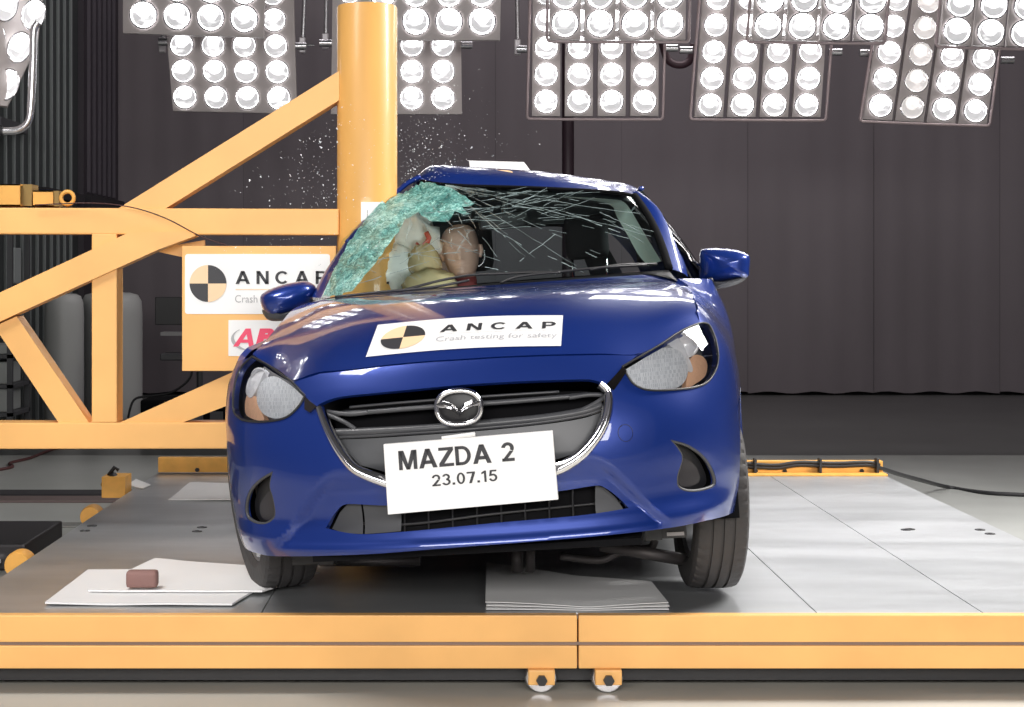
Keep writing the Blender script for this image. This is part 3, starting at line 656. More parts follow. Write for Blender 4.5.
PLAN = [(-.2, -.2, .01), (0, 0, 0), (.2, .2, .010), (.4, .396, .048), (.55, .537, .108), (.68, .645, .185), (.8, .725, .277), (.92, .782, .385), (1.05, .815, .51), (1.3, .838, .758), (1.7, .8475, 1.157), (2.5, .8475, 1.957), (3.3, .83, 2.757), (3.9, .79, 3.35), (4.3, .70, 3.74), (4.6, .50, 3.96), (4.9, .2, 4.05), (5.1, 0, 4.06)]
fu = interp([p[0] for p in PLAN], [p[1] for p in PLAN]); fv = interp([p[0] for p in PLAN], [p[2] for p in PLAN])
df = interp([.10, .2, .26, .31, .36, .42, .50, .60, .70, .77, .83, .90, 1.0], [.12, .06, .012, -.006, .008, .004, -.004, .006, .032, .062, .10, .18, .32])
ds = interp([.10, .2, .3, .4, .55, .70, .78, .85, .90, .95, 1.0, 1.05], [.09, .05, .02, .004, 0, .002, .015, .045, .075, .12, .18, .26])
dd = interp([.10, .2, .3, .4, .55, .70, .80, .88, .95, 1.0, 1.05], [.08, .05, .015, .004, 0, .0, .006, .02, .045, .065, .09])
def sst(a, b, x): x = np.clip((x-a)/(b-a), 0, 1); return x*x*(3-2*x)
def Sg(t, w):
    t = np.asarray(t, float); w = np.asarray(w, float); a = np.abs(t); e = 1e-3
    u = fu(a); v = fv(a); du = (fu(a+e)-fu(np.maximum(a-e, -.2)))/e; dv = (fv(a+e)-fv(np.maximum(a-e, -.2)))/e; n = np.hypot(du, dv); nu = -dv/n; nv = du/n
    wf = 1-sst(.62, 1.05, a); wd = sst(1.5, 1.9, a)
    D = wf*df(w)+(1-wf)*((1-wd)*ds(w)+wd*dd(w))
    # recessed field between grille and lower intake, bounded by a crease running outwards and down
    tc = .40+(.50-w)*.95
    D = D+.022*(1-sst(-.022, .022, a-tc))*sst(.275, .315, w)*(1-sst(.44, .53, w))*sst(.0, .1, .72-a)
    # sculpted shoulder below the lamps
    D = D-.012*np.exp(-((a-.66)/.16)**2)*np.exp(-((w-.60)/.09)**2)
    u = u+nu*D; v = v+nv*D
    u = np.where(t < 0, u*(1+.055*(1-sst(.9, 1.9, a))), u)
    return np.stack([np.where(t < 0, -u, u), v, w+0*u], -1)
def bendu(v): return .055*np.maximum(0, np.asarray(v, float)-1.6)**1.6
def dent(P):
    P = np.array(P, float); u = P[..., 0]; v = P[..., 1]
    a = .30*np.exp(-((v-2.12)/.42)**2)*np.clip(-u/.8, 0, 1)**2*(u < 0)
    P[..., 0] = u+a-bendu(v); return P
TG, WG = np.meshgrid(np.linspace(-1.5, 1.5, 301), np.linspace(.12, 1.04, 139)); PG = proj(Sg(TG, WG))
def solve(px, py):
    d = (PG[..., 0]-px)**2+(PG[..., 1]-py)**2; d = np.maximum(d, 20)+np.abs(TG)*8; i = np.unravel_index(np.argmin(d), d.shape); t, w = TG[i], WG[i]
    for _ in range(12):
        p = proj(Sg(t, w)); r = np.array([px, py])-p; e = 1e-4
        J = np.stack([(proj(Sg(t+e, w))-p)/e, (proj(Sg(t, w+e))-p)/e], -1)
        try: s = np.linalg.solve(J.T @ J+np.eye(2)*30, J.T @ r)
        except Exception: break
        t = float(np.clip(t+np.clip(s[0], -.05, .05), -1.6, 1.6)); w = float(np.clip(w+np.clip(s[1], -.05, .05), .1, 1.05))
    return (t, w)
def S(t, w, off=0.0, dn=False):
    e = 2e-3; p = Sg(t, w); a = Sg(t+e, w)-Sg(t-e, w); b = Sg(t, w+e)-Sg(t, w-e); n = np.cross(a, b); n /= np.linalg.norm(n, axis=-1, keepdims=True)+1e-12
    q = p+n*off
    if dn: q = dent(q)
    return q, n
def inside(pts, poly):
    poly = np.array(poly); x, y = pts[:, 0], pts[:, 1]; r = np.zeros(len(pts), bool); j = len(poly)-1
    for i in range(len(poly)):
        xi, yi = poly[i]; xj, yj = poly[j]
        c = ((yi > y) != (yj > y)) & (x < (xj-xi)*(y-yi)/(yj-yi+1e-15)+xi); r ^= c; j = i
    return r
def densify(loop, step=.012):
    out = []
    for i in range(len(loop)):
        a = np.array(loop[i]); b = np.array(loop[(i+1) % len(loop)]); n = max(1, int(np.hypot(*(b-a))/step))
        for k in range(n): out.append(tuple(a+(b-a)*k/n))
    return out
def LP(pts, n=6):
    """closed outline given in photo pixels (x, y) or in surface coordinates ('s', t, w)"""
    q = [Vector((*(solve(*p) if p[0] != 's' else (p[1], p[2])), 0)) for p in pts]
    return [(v.x, v.y) for v in bezier_pts(q, n, closed=True)]
def panel(name, loop, holes, mats, parent, off=0.0, rim=.018, step=.024, dn=False, rims=True, rimmat=None, xoff=None):
    loops = [densify(loop)]+[densify(h) for h in holes]
    A = np.array(loops[0]); x0, y0 = A.min(0); x1, y1 = A.max(0)
    gx, gy = np.meshgrid(np.arange(x0+step/2, x1, step), np.arange(y0+step/2, y1, step)); g = np.stack([gx.ravel(), gy.ravel()], -1)
    ok = inside(g, loops[0])
    for h in loops[1:]: ok &= ~inside(g, h)
    g = g[ok]; B = np.concatenate([np.array(l) for l in loops])
    if len(g):
        d = np.min(np.hypot(g[:, None, 0]-B[None, :, 0], g[:, None, 1]-B[None, :, 1]), axis=1); g = g[d > step*.45]
    verts = []; edges = []
    for l in loops:
        n0 = len(verts); verts += [Vector(p) for p in l]; edges += [(n0+i, n0+(i+1) % len(l)) for i in range(len(l))]
    verts += [Vector(p) for p in g]
    rv, re, rf, *_ = delaunay_2d_cdt(verts, edges, [], 0, 1e-7)
    V = np.array([(v.x, v.y) for v in rv]); Fc = np.array([f for f in rf if len(f) == 3]); c = V[Fc].mean(1)
    ok = inside(c, loops[0])
    for h in loops[1:]: ok &= ~inside(c, h)
    Fc = Fc[ok]; q, nr = S(V[:, 0], V[:, 1], off, dn)
    if xoff is not None: q = xoff(V, q)
    a, b, d_ = V[Fc[:, 0]], V[Fc[:, 1]], V[Fc[:, 2]]
    cr = (b[:, 0]-a[:, 0])*(d_[:, 1]-a[:, 1])-(b[:, 1]-a[:, 1])*(d_[:, 0]-a[:, 0]); Fc = np.where((cr < 0)[:, None], Fc[:, ::-1], Fc)
    verts3 = [tuple(p) for p in q]; faces = [tuple(int(i) for i in f) for f in Fc]; nrm = [tuple(x) for x in nr]
    if rims:
        for li, l in enumerate(loops):
            l = np.array(l); P0, n0 = S(l[:, 0], l[:, 1], off, dn); 
            if xoff is not None: P0 = xoff(l, P0)
            P1 = P0-n0*rim; N = len(l); b0 = len(verts3)
            for k in range(N):
                tdir = P0[(k+1) % N]-P0[k-1]; rn = np.cross(tdir, n0[k]); rn /= np.linalg.norm(rn)+1e-9
                if li == 0: rn = rn
                verts3 += [tuple(P0[k]), tuple(P1[k])]; nrm += [tuple(rn), tuple(rn)]
            for k in range(N): k2 = (k+1) % N; faces.append((b0+2*k, b0+2*k+1, b0+2*k2+1, b0+2*k2))
    me = bpy.data.meshes.new(name); me.from_pydata(verts3, [], faces); me.update()
    o = link(name, me, mats, parent, smooth=True)
    me.normals_split_custom_set_from_vertices(nrm)
    return o
def C3(name, mb, mats, parent, **k):
    return mb.build(name, mats, parent, **k)

# outlines
lampR = LP([(622, 367), (622, 367), (642, 355.5), (664, 342.5), (675, 335), (688, 328), (700, 323.5), (708, 325), (712.5, 333), (716.5, 347), (716.5, 366), (708, 381), (694, 387.5), (670, 390.3), (647, 390), (634, 384.5), (628, 377)])
lampL = LP([(305.5, 396), (305.5, 396), (292, 382), (271, 367), (252.5, 357), (252.5, 357), (241, 369), (235, 388), (234, 410), (240, 418), (245, 420.5), (262, 422), (284.5, 418.5), (298, 408)])
grilleL = LP([(318, 405), (318, 405), (327, 400.5), (341, 396.6), (380, 392.5), (420, 388.7), (460, 385), (500, 382.3), (540, 380.5), (588, 379.3), (599, 381.5), (599, 381.5), (609, 390), (612, 398), (609, 420), (600, 438), (588, 453), (574, 464.5), (557, 473), (515, 484), (470, 490), (430, 491), (400, 489), (385, 484), (354, 472), (339, 457.5), (327, 437), (318, 415)])
intake = LP([(325.5, 528), (325.5, 528), (333, 516), (341, 506.5), (350, 504), (386, 505.5), (430, 504), (500, 497.5), (560, 491), (597, 485.5), (607, 489), (620, 499), (629, 508), (629, 508), (584, 515), (494, 523), (400, 532), (357, 534)])
fogR = LP([(670, 439.5), (670, 439.5), (689, 445), (705, 457), (714, 472), (716, 484), (708, 489.5), (691, 492), (679, 488), (677, 477), (682, 459), (678, 449)])
fogL = LP([(273, 471), (273, 471), (259, 479.5), (249, 491), (245, 505), (246, 516.6), (253, 522.5), (264, 524.2), (273, 519.6), (275.5, 512), (273, 497), (270, 486)])
arc = lambda s: [('s', s*1.055, .24), ('s', s*1.055, .24)]
# wheel arch in surface coordinates: wheel centre t~1.37 w .30, radius .335
AW, AR = .30, .335
def arch(tc, s, r=AR): return [(tc+r*math.cos(a), AW+r*math.sin(a)) for a in np.linspace(math.radians(190), math.radians(-10), 25)]
TF, TRr = 1.372, 3.945
seamT, seamW = 1.13, .56
lo_u = [solve(717, 369), solve(234.5, 408)]
bottom = [solve(*p) for p in [(270, 556), (300, 556.3), (332, 555.5), (380, 553.5), (430, 549.5), (480, 545.5), (540, 541), (600, 535.8), (650, 530.5), (681, 526), (707, 520.3)]]
archR = [(1.058, .262), (1.056, .34), (1.062, .42), (1.095, .49), (seamT, .545)]
bandR = [solve(*p) for p in [(622, 367), (637, 355.5)]]
bandL = [solve(*p) for p in [(305.5, 396), (294, 382)]]
shut = [solve(*p) for p in [(294, 382), (321, 373.5), (348, 371), (385, 366.5), (421, 363), (460, 360.5), (500, 358), (550, 356), (600, 355), (637, 355.5)]]
def sub(loop, a, b):
    """stretch of a closed outline between the points nearest to a and b, in loop order"""
    L = np.array(loop); i = int(np.argmin(np.hypot(*(L-np.array(a)).T))); j = int(np.argmin(np.hypot(*(L-np.array(b)).T)))
    return loop[i:j+1] if i <= j else loop[i:]+loop[:j+1]
pR_out = solve(716.5, 366); pL_out = solve(234, 410)
lowR = sub(lampR, pR_out, solve(622, 367)); lowL = sub(lampL, solve(234, 410), solve(305.5, 396))
if len(lowL) > len(lampL)*.75: print('lampL order?')
bump_loop = [(-a, b) for a, b in archR][::-1]  # left seam from top down
bump_loop = [(-t, w) for t, w in archR[::-1]]+bottom+[(t, w) for t, w in archR]+lowR+bandR[1:]+shut[::-1][1:]+[bandL[0]]+lowL[::-1]
bumper = panel('front_bumper', bump_loop, [grilleL, intake, fogR, fogL], BLUE, car, step=.013)
# fenders
edgeR_px = [(700, 323.5), (697, 311), (693, 298), (689, 286), (687, 278)]
edgeR = [solve(*p) for p in edgeR_px]
print('edgeR', edgeR, 'lampR out', pR_out, 'L', pL_out, 'bottom', bottom[0], bottom[-1])
topR = sub(lampR, solve(700, 323.5), pR_out)
fl = [(1.06, .42), (1.095, .49), (seamT, .545), pR_out]+topR[::-1]+edgeR+[(1.98, 1.0), (1.98, .20), (1.73, .20)]
ar = [(TF+AR*math.cos(a), AW+AR*math.sin(a)) for a in np.linspace(0, math.radians(159), 20)]
fend_R = [(1.73, .20)]+ar+[(seamT, .545), pR_out]+topR[::-1][1:]+edgeR[1:]+[(1.95, 1.0), (1.95, .20)]
fend_L = [(-t, w) for t, w in ([(1.73, .20)]+ar+[(seamT, .545)])]+[pL_out]+sub(lampL, solve(252.5, 357), pL_out)[::-1][1:]+[(-t, w-.055) for t, w in edgeR[1:]]+[(-1.95, 1.0), (-1.95, .20)]
panel('fender', fend_R, [], BLUE, car, dn=True, step=.04); panel('fender', fend_L, [], BLUE, car, dn=True, step=.04)
# doors, sill and rear quarters
for s in (1, -1):
    def q(pts): return [(s*t, w) for t, w in pts]
    d1 = panel('front_door', q([(1.955, .30), (2.92, .30), (2.92, 1.0), (1.955, 1.0)]), [], BLUE, car, dn=True, step=.06)
    d2 = panel('rear_door', q([(2.925, .30), (3.55, .30), (3.62, .50), (3.76, .62), (3.72, 1.01), (2.925, 1.0)]), [], BLUE, car, dn=True, step=.06)
    panel('side_sill', q([(1.73, .18), (3.52, .18), (3.52, .295), (1.73, .295)]), [], BLK, car, dn=True, step=.08, rims=False)
    ra = [(TRr-.0+AR*math.cos(a), AW+AR*math.sin(a)) for a in np.linspace(math.radians(175), 0, 20)]
    panel('rear_quarter', q([(3.765, .62), (3.74, 1.02), (4.45, 1.02), (5.1, 1.02), (5.1, .25), (4.30, .25)]+ra[::-1]), [], BLUE, car, dn=True, step=.08, rims=False)
    for dd_, t in ((d1, 2.75), (d2, 3.62)):
        m = MB(); P = [dent(S(s*(t+k*.045-.09), .86, .018 if 0 < k < 4 else .0)[0]) for k in range(5)]; m.tube([Vector(p) for p in P], .012, 8); m.build('door_handle', BLUE, dd_, smooth=True)
# ---------------- bonnet: four boundary curves and a crown
def curve3(pts, n):
    P = bezier_pts([Vector(p) for p in pts], 10); L = [0]
    for i in range(1, len(P)): L.append(L[-1]+(P[i]-P[i-1]).length)
    L = np.array(L); A = np.array([tuple(p) for p in P]); x = np.linspace(0, L[-1], n); return np.stack([np.interp(x, L, A[:, k]) for k in range(3)], -1)
def on(px, py, off=0.0): t, w = solve(px, py); return Vector(S(t, w, off)[0])
NB, NL = 61, 41
Fb = curve3([loc(252.5, 354, .50), loc(262, 360.5, .47), loc(277, 369, .38)]+[on(px, py) for px, py in [(294, 380), (308, 375), (321, 371.5), (348, 369.5), (385, 365), (421, 361.5), (460, 359), (500, 356.5), (550, 354.5), (600, 353.5), (637, 354), (664, 341.5), (687, 328), (700, 322.5)]], NB)
Rb = curve3([loc(318, 300, 1.42), loc(345, 297, 1.32), loc(397, 292, 1.2), loc(460, 287.5, 1.11), loc(500, 284.5, 1.10), loc(569, 279.5, 1.13), loc(625, 275.5, 1.22), loc(668, 273, 1.34), on(687, 277.5)], NB)
edr = [Vector(S(*e)[0]) for e in edgeR]; Rt = curve3([on(700, 322.5)]+edr[1:], NL)
Lt = curve3([loc(252.5, 354, .50), loc(268, 338.5, .70), loc(281, 323, .88), loc(292, 310.5, 1.08), loc(306, 303.5, 1.26), loc(318, 300, 1.42)], NL)
bon = np.zeros((NL, NB, 3)); ss = np.linspace(0, 1, NB); tt = np.linspace(0, 1, NL)
for i, t in enumerate(tt):
    for j, s in enumerate(ss):
        P = (1-t)*Fb[j]+t*Rb[j]+(1-s)*Lt[i]+s*Rt[i]-((1-s)*(1-t)*Fb[0]+s*(1-t)*Fb[-1]+(1-s)*t*Rb[0]+s*t*Rb[-1])
        e = 1-abs(2*s-1)**4
        P[2] += .060*(math.sin(PI*t**.72))*e
        # raised flanks of the bonnet
        a = abs((s-.5)*2); P[2] += .005*math.exp(-((a-.58)/.18)**2)*math.sin(PI*min(1, t*1.05))
        # buckle on the struck side
        P[2] += .016*math.exp(-((s-.09)/.06)**2)*math.sin(PI*t)*(1+.6*math.sin(9*t))
        bon[i, j] = P
for _ in range(25):   # fair the sheet, keeping its outline
    q = bon.copy(); q[1:-1, 1:-1] = (bon[1:-1, 1:-1]*2+bon[:-2, 1:-1]+bon[2:, 1:-1]+bon[1:-1, :-2]+bon[1:-1, 2:])/6
    q[-1, 1:-1] = (bon[-1, 1:-1]*2+bon[-1, :-2]+bon[-1, 2:])/4; q[1:-1, -1] = (bon[1:-1, -1]*2+bon[:-2, -1]+bon[2:, -1])/4; bon = q
m = MB(); m.grid([[tuple(bon[i, j]) for j in range(NB)] for i in range(NL)])
fr = [bon[0, j] for j in range(NB)]; m.add([tuple(p) for p in fr]+[tuple(p+np.array((0, .02, -.018))) for p in fr], [(j+1, j, NB+j, NB+j+1) for j in range(NB-1)])
bonnet = m.build('bonnet', BLUE, car, smooth=True, ang=60)
bvh = BVHTree.FromPolygons([Vector(v) for v in m.v], m.f)
def cast(px, py, off=.002):
    a = loc(px, py, -1.0); d = (loc(px, py, 3.0)-a).normalized(); h, n, i, dist = bvh.ray_cast(a, d)
    if h is None: return None
    if n.dot(d) > 0: n = -n
    return h+n*off
def quad_map(c00, c10, c11, c01, off):
    """pixel quad on the bonnet, bilinear; corners lower-left, lower-right, upper-right, upper-left"""
    def f(u, v):
        x = (c00[0]*(1-u)+c10[0]*u)*(1-v)+(c01[0]*(1-u)+c11[0]*u)*v; y = (c00[1]*(1-u)+c10[1]*u)*(1-v)+(c01[1]*(1-u)+c11[1]*u)*v
        y -= 3.0*math.sin(PI*u)*1.0
        return cast(x, y, off) or loc(x, y, .4)
    return f
qd = ((366, 357.5), (561, 346.5), (563, 316), (378, 325.5)); fm = quad_map(*qd, .0025)
m = MB(); m.grid([[fm(j/40, i/8) for j in range(41)] for i in range(9)]); bs = m.build('bonnet_sticker', WHT2, car, smooth=True)
fm = quad_map(*qd, .0042)
n = 14
for q_ in range(4):
    V = [fm(.165, .50)]+[fm(.165+.115*math.cos(PI/2*(q_+k/n)), .50+.36*math.sin(PI/2*(q_+k/n))) for k in range(n+1)]
    M3('emblem_quarter', V, [(0, k+1, k+2) for k in range(n)], INK if q_ in (0, 2) else GOLD, bs)
uv, fc = block_text('ANCAP', .5); M3('lettering', [fm(.355+.61*u, .56+.22*v) for u, v in uv], fc, INK, bs)
uv, fc = text_geo('Crash testing for safety', .0); M3('lettering', [fm(.345+.63*u, .22+.20*v) for u, v in uv], fc, LGINK, bs)
M3('rule_line', [fm(.35+.62*u, .49+.008*v) for u, v in [(k/12, 0) for k in range(13)]+[(k/12, 1) for k in range(13)]], [(k, k+1, 14+k, 13+k) for k in range(12)], LGINK, bs)
# ---------------- grille
gr = panel('grille', grilleL, [], VBLK, car, off=-.10, rims=False, step=.05)
GC = solve(460, 430)
def tube_path(pxs, off, r, n=8, m=None, sx=1.0):
    P = bezier_pts([Vector(S(*solve(*p), off)[0]) for p in pxs], 8); return MB().tube(P, r, n, sx=sx)
DG2 = mat('grille_satin_grey', (.07, .072, .078), .35)
for pts, r in (([(330, 411), (365, 409), (420, 404.5), (500, 399), (560, 394), (590, 391)], .008), ([(330, 431), (360, 430), (420, 427), (470, 423), (540, 416.5), (585, 409), (604, 402)], .012), ([(332, 436), (362, 434.5), (420, 431), (470, 427.5), (540, 420.5), (585, 413), (604, 407)], .006), ([(345, 404), (400, 399), (480, 393), (560, 388)], .004)):
    tube_path(pts, -.035, r, sx=1.3).build('grille_bar', DG2, gr, smooth=True)
for pts in ([(322, 412), (340, 420), (352, 428)], [(608, 394), (592, 404), (575, 412)], [(322, 409), (345, 412), (365, 410)], [(606, 392), (590, 392), (570, 395)]):
    tube_path(pts, -.028, .007).build('grille_bar', DG2, gr, smooth=True)
low = LP([(331, 438), (331, 438), (365, 437), (420, 433.5), (470, 430), (540, 423), (585, 416), (605, 409), (605, 409), (596, 434), (580, 454), (556, 467), (515, 478), (470, 485), (430, 487), (390, 482), (362, 471), (344, 455)])
panel('grille_lower_panel', low, [], mat('grille_lower_grey', (.085, .088, .095), .42), car, off=-.045, rim=-.0, rims=False)
# surround: broad chrome blade
def blade(pxa, name, wid, off, m, n=8):
    P = [Vector((*solve(*p), 0)) for p in pxa]; P = bezier_pts(P, 8); G = []
    for i, p in enumerate(P):
        d = (P[min(i+1, len(P)-1)]-P[max(i-1, 0)]).normalized(); nn = Vector((-d.y, d.x, 0)); k = i/(len(P)-1); ww = wid(k) if callable(wid) else wid
        row = []
        for j in range(n+1):
            a = (j/n-.5)*2; q = p+nn*a*ww*.5; o_ = off+.012*math.sqrt(max(0, 1-a*a))-.01*(a*a); row.append(tuple(S(q.x, q.y, o_)[0]))
        G.append(row)
    mb = MB(); mb.grid(G); return mb.build(name, m, car, smooth=True)
blade([(600, 384), (607, 391), (609, 400), (606, 418), (598, 435), (585, 451.5), (571, 463), (555, 471), (515, 481.5), (470, 487.5), (430, 488.8), (400, 486.5), (384, 482), (357, 470.5), (343, 456), (331, 436), (322, 415), (319.5, 408)], 'grille_surround', lambda k: .026+.014*math.sin(PI*k), .004, CHR)
TRIMK = mat('dark_chrome', (.25, .22, .20), .12, 1.0)
for pts, s_ in (([(605, 386), (613, 391), (626, 372), (622, 367.5)], 1), ([(318, 407), (311, 413), (306, 410), (306, 397)], -1)):
    lp = densify([solve(*p) for p in pts]); panel('lamp_blade', lp, [], TRIMK, car, off=.009, rim=.012)
# emblem
em0 = Vector(S(*solve(459.5, 407.5), .004)[0])
def emb(x, z, y=0.0): return em0+Vector((x, -y, z))
ring = MB(); EW, EH = .066, .050
ring.tube([emb(EW*math.copysign(abs(math.cos(t))**.85, math.cos(t)), EH*math.copysign(abs(math.sin(t))**.85, math.sin(t)), .012) for t in np.linspace(0, 2*PI, 41)], .0085, 8, cap=False)
em = ring.build('emblem', CHR, car, smooth=True)
mb = MB(); mb.lathe([(0, -.002), (.95, -.002), (1, -.004), (1, -.03)], 36, Matrix.Translation(em0) @ Matrix.Rotation(PI/2, 4, 'X') @ Matrix.Diagonal((EW, EH, 1, 1))); mb.build('emblem_backing', BLK, em, smooth=True, ang=50)
top = [(-.97, .38), (-.62, .36), (-.30, .20), (-.12, .0), (0, -.20)]; bot = [(0, -.44), (-.12, -.24), (-.30, -.04), (-.62, .10), (-.97, .14)]
poly = top+[(-x, z) for x, z in top[::-1][1:]]+[(-x, z) for x, z in bot[::-1]][:0]
half = [(x, z) for x, z in top]+bot[0:]
wing = MB()
for s_ in (1, -1):
    V = []; n_ = 5
    for a, b in zip(top, bot[::-1]):
        mx = ((a[0]+b[0])/2, (a[1]+b[1])/2)
        V += [emb(s_*a[0]*EW, a[1]*EH+.004, .014), emb(s_*mx[0]*EW, mx[1]*EH, .023), emb(s_*b[0]*EW, b[1]*EH-.004, .014)]
    f_ = []
    for k in range(4):
        for j in range(2): f_.append((3*k+j, 3*k+j+1, 3*k+4+j, 3*k+3+j))
    wing.add(V, f_)
wing.build('emblem_wings', CHR, em)
# number board
A, B, C_, D = [(388, 514.5), (558, 499.5), (552, 431), (383.5, 444.5)]
vb = -.035
pv = [loc(*A, vb+.0), loc(*B, vb-.0), loc(*C_, vb), loc(*D, vb)]
mb = MB(); mb.add([p for p in pv]+[p+Vector((0, .022, 0)) for p in pv], [(0, 1, 2, 3), (7, 6, 5, 4), (0, 4, 5, 1), (1, 5, 6, 2), (2, 6, 7, 3), (3, 7, 4, 0)])
nbd = mb.build('number_board', WHT, car)
def bmap(u, v): p = (pv[0]*(1-u)+pv[1]*u)*(1-v)+(pv[3]*(1-u)+pv[2]*u)*v; return p+Vector((0, -.002, 0))
uv, fc = block_text('MAZDA 2', .09, .19); M3('lettering', [bmap(.085+.685*u, .615+.275*v) for u, v in uv], fc, INK, nbd)
uv, fc = block_text('23.07.15', .14, .17); M3('lettering', [bmap(.275+.385*u, .345+.165*v) for u, v in uv], fc, INK, nbd)
nbd['label'] = 'white board reading MAZDA 2 and 23.07.15'
mb = MB(); a = loc(442, 438.5, -.03); b = loc(475, 434, -.03); mb.tube([a, b], .007, 6); mb.build('number_board_tape', WHT2, car)
# lower intake
ik = panel('lower_intake', intake, [], VBLK, car, off=-.07, rims=False, step=.05)
for pts in ([(330, 522), (400, 523), (500, 514), (626, 502)],):
    tube_path(pts, -.04, .004).build('intake_bar', BLK, ik, smooth=True)
for pts in ([(327, 527), (335, 515), (343, 507), (357, 506), (359, 532), (340, 531)], [(598, 487), (607, 490), (620, 500), (627, 508), (598, 512)], [(359, 506.5), (386, 507.5), (398, 508), (398, 529), (361, 532)]):
    panel('intake_blank', densify([solve(*p) for p in pts]), [], DGR, ik, off=-.03, rims=False)
for k in range(8):
    a = Vector(S(*solve(400+k*25, 509-k*2.2), -.05)[0]); b = Vector(S(*solve(400+k*25, 530-k*2.2), -.05)[0]); MB().tube([a, b], .003, 5).build('intake_slat', BLK, ik)
# fog lamp pods
for lp, cpx, rr_ in ((fogR, (692, 474), 1), (fogL, (262, 506), -1)):
    f0 = panel('fog_lamp_pod', lp, [], BLK, car, off=-.035, rims=False)
    if rr_ == 1: il = LP([(682, 459), (682, 459), (693, 461), (703, 470), (705, 482), (697, 487), (686, 487), (681, 478)])
    else: il = LP([(269, 490), (269, 490), (260, 497), (254, 507), (255, 517), (262, 521), (270, 517), (273, 508)])
    panel('fog_lamp_insert', il, [], mat('pod_insert', (.03, .028, .033), .3), f0, off=-.022, rim=.012)
    cen = np.mean(np.array(lp), 0); ring_ = [tuple(cen+(np.array(p)-cen)*.97) for p in lp]
    P = [Vector(S(*p, -.006)[0]) for p in ring_]; MB().tube(P+[P[0]], .006, 6, cap=False).build('fog_lamp_trim', DGR, f0, smooth=True)
# tow-eye cover
cc = solve(625.5, 433); P = [Vector(S(cc[0]+.022*math.cos(a), cc[1]+.025*math.sin(a), .0005)[0]) for a in np.linspace(0, 2*PI, 25)]
MB().tube(P, .0012, 5, cap=False).build('tow_eye_cover', mat('seam_dark_blue', (.004, .01, .08), .4), car)
# ---------------- headlights
CHF = mat('reflector_chrome', (.93, .93, .95), .15, .15, bump=(55, .6))
AMB = mat('amber_indicator', (1.0, .60, .38), .25, .0, bump=(60, .5))
HB = mat('headlamp_bezel', (.55, .55, .56), .18, .7)
def ribbed():
    m = mat('fluted_reflector', (.95, .96, .97), .22, .0); nt = m.node_tree; b = nt.nodes['Principled BSDF']; N = nt.nodes.new; L = nt.links.new
    tc = N('ShaderNodeTexCoord'); br = N('ShaderNodeTexBrick'); br.inputs['Scale'].default_value = 70; br.inputs['Mortar Size'].default_value = .12; br.inputs['Mortar Smooth'].default_value = 1
    br.inputs['Brick Width'].default_value = .20; br.inputs['Row Height'].default_value = .8
    mp = N('ShaderNodeMapping'); mp.inputs['Rotation'].default_value = (PI/2, 0, 0); L(tc.outputs['Object'], mp.inputs[0]); L(mp.outputs[0], br.inputs['Vector'])
    bp = N('ShaderNodeBump'); bp.inputs['Strength'].default_value = .7; bp.inputs['Distance'].default_value = .002; br.inputs['Color1'].default_value = (1, 1, 1, 1); br.inputs['Color2'].default_value = (.38, .40, .44, 1); br.inputs['Mortar'].default_value = (.85, .87, .9, 1); L(br.outputs['Color'], b.inputs['Base Color']); L(br.outputs['Fac'], bp.inputs['Height']); L(bp.outputs[0], b.inputs['Normal']); return m
RIB = ribbed()
def headlight(lp, main, second, amber, strip_, side):
    h = panel('headlight', lp, [], HB, car, off=-.055, rims=False, step=.03)
    c0 = Vector(S(*solve(*main[0]), -.02)[0]); r = main[1]*(c0.y+4.8)/F
    mb = MB(); G = [(0, .055), (r*.25, .052), (r*.5, .043), (r*.75, .026), (r*.92, .008), (r, 0), (r*1.05, .004)]
    for i in range(len(G)-1): pass
    mainpoly = main[3]
    T = Matrix.Translation(c0) @ Matrix.Rotation(side*math.radians(12), 4, 'Z') @ Matrix.Rotation(-PI/2, 4, 'X') @ Matrix.Diagonal((main[2], 1, 1, 1))
    panel('main_reflector', LP(mainpoly), [], RIB, h, off=-.010, rim=.03, step=.02)
    bl = MB().lathe([(0, .0), (.012, .003), (.016, .012), (.016, .03)], 16, Matrix.Translation(c0+Vector((0, .012, 0))) @ Matrix.Rotation(-PI/2, 4, 'X')); bl.build('bulb_cap', CHR, h, smooth=True)
    c1 = Vector(S(*solve(*second[0]), -.025)[0]); r1 = second[1]*(c1.y+4.8)/F
    mb = MB().lathe([(0, .03), (r1*.5, .024), (r1*.85, .008), (r1, 0), (r1*1.1, .003)], 28, Matrix.Translation(c1) @ Matrix.Rotation(side*math.radians(25), 4, 'Z') @ Matrix.Rotation(-PI/2, 4, 'X')); mb.build('side_reflector', CHF, h, smooth=True)
    panel('indicator', LP(amber), [], AMB, h, off=-.022, rim=.02)
    panel('reflector_strip', LP(strip_), [], CHF, h, off=-.018, rim=.02)
    ln = panel('headlight_lens', lp, [], LENS, h, off=.002, rims=False)
    P = [Vector(S(*p, .003)[0]) for p in lp]; MB().tube(P+[P[0]], .0035, 6, cap=False).build('headlight_gasket', BLK, h, smooth=True)
    return h
headlight(lampR, ((658, 367), 30, 1.08, [(627, 368), (627, 368), (645, 357), (664, 346), (664, 346), (676, 347), (686, 355), (690, 366), (688, 378), (680, 386), (664, 388.5), (648, 387.5), (636, 382)]), ((692, 340), 12), [(695, 357), (700, 352), (708, 354), (713, 362), (711, 374), (700, 382), (691, 385), (693, 370)], [(668, 339), (668, 339), (680, 334), (690, 350), (697, 368), (691, 368), (684, 352)], 1)
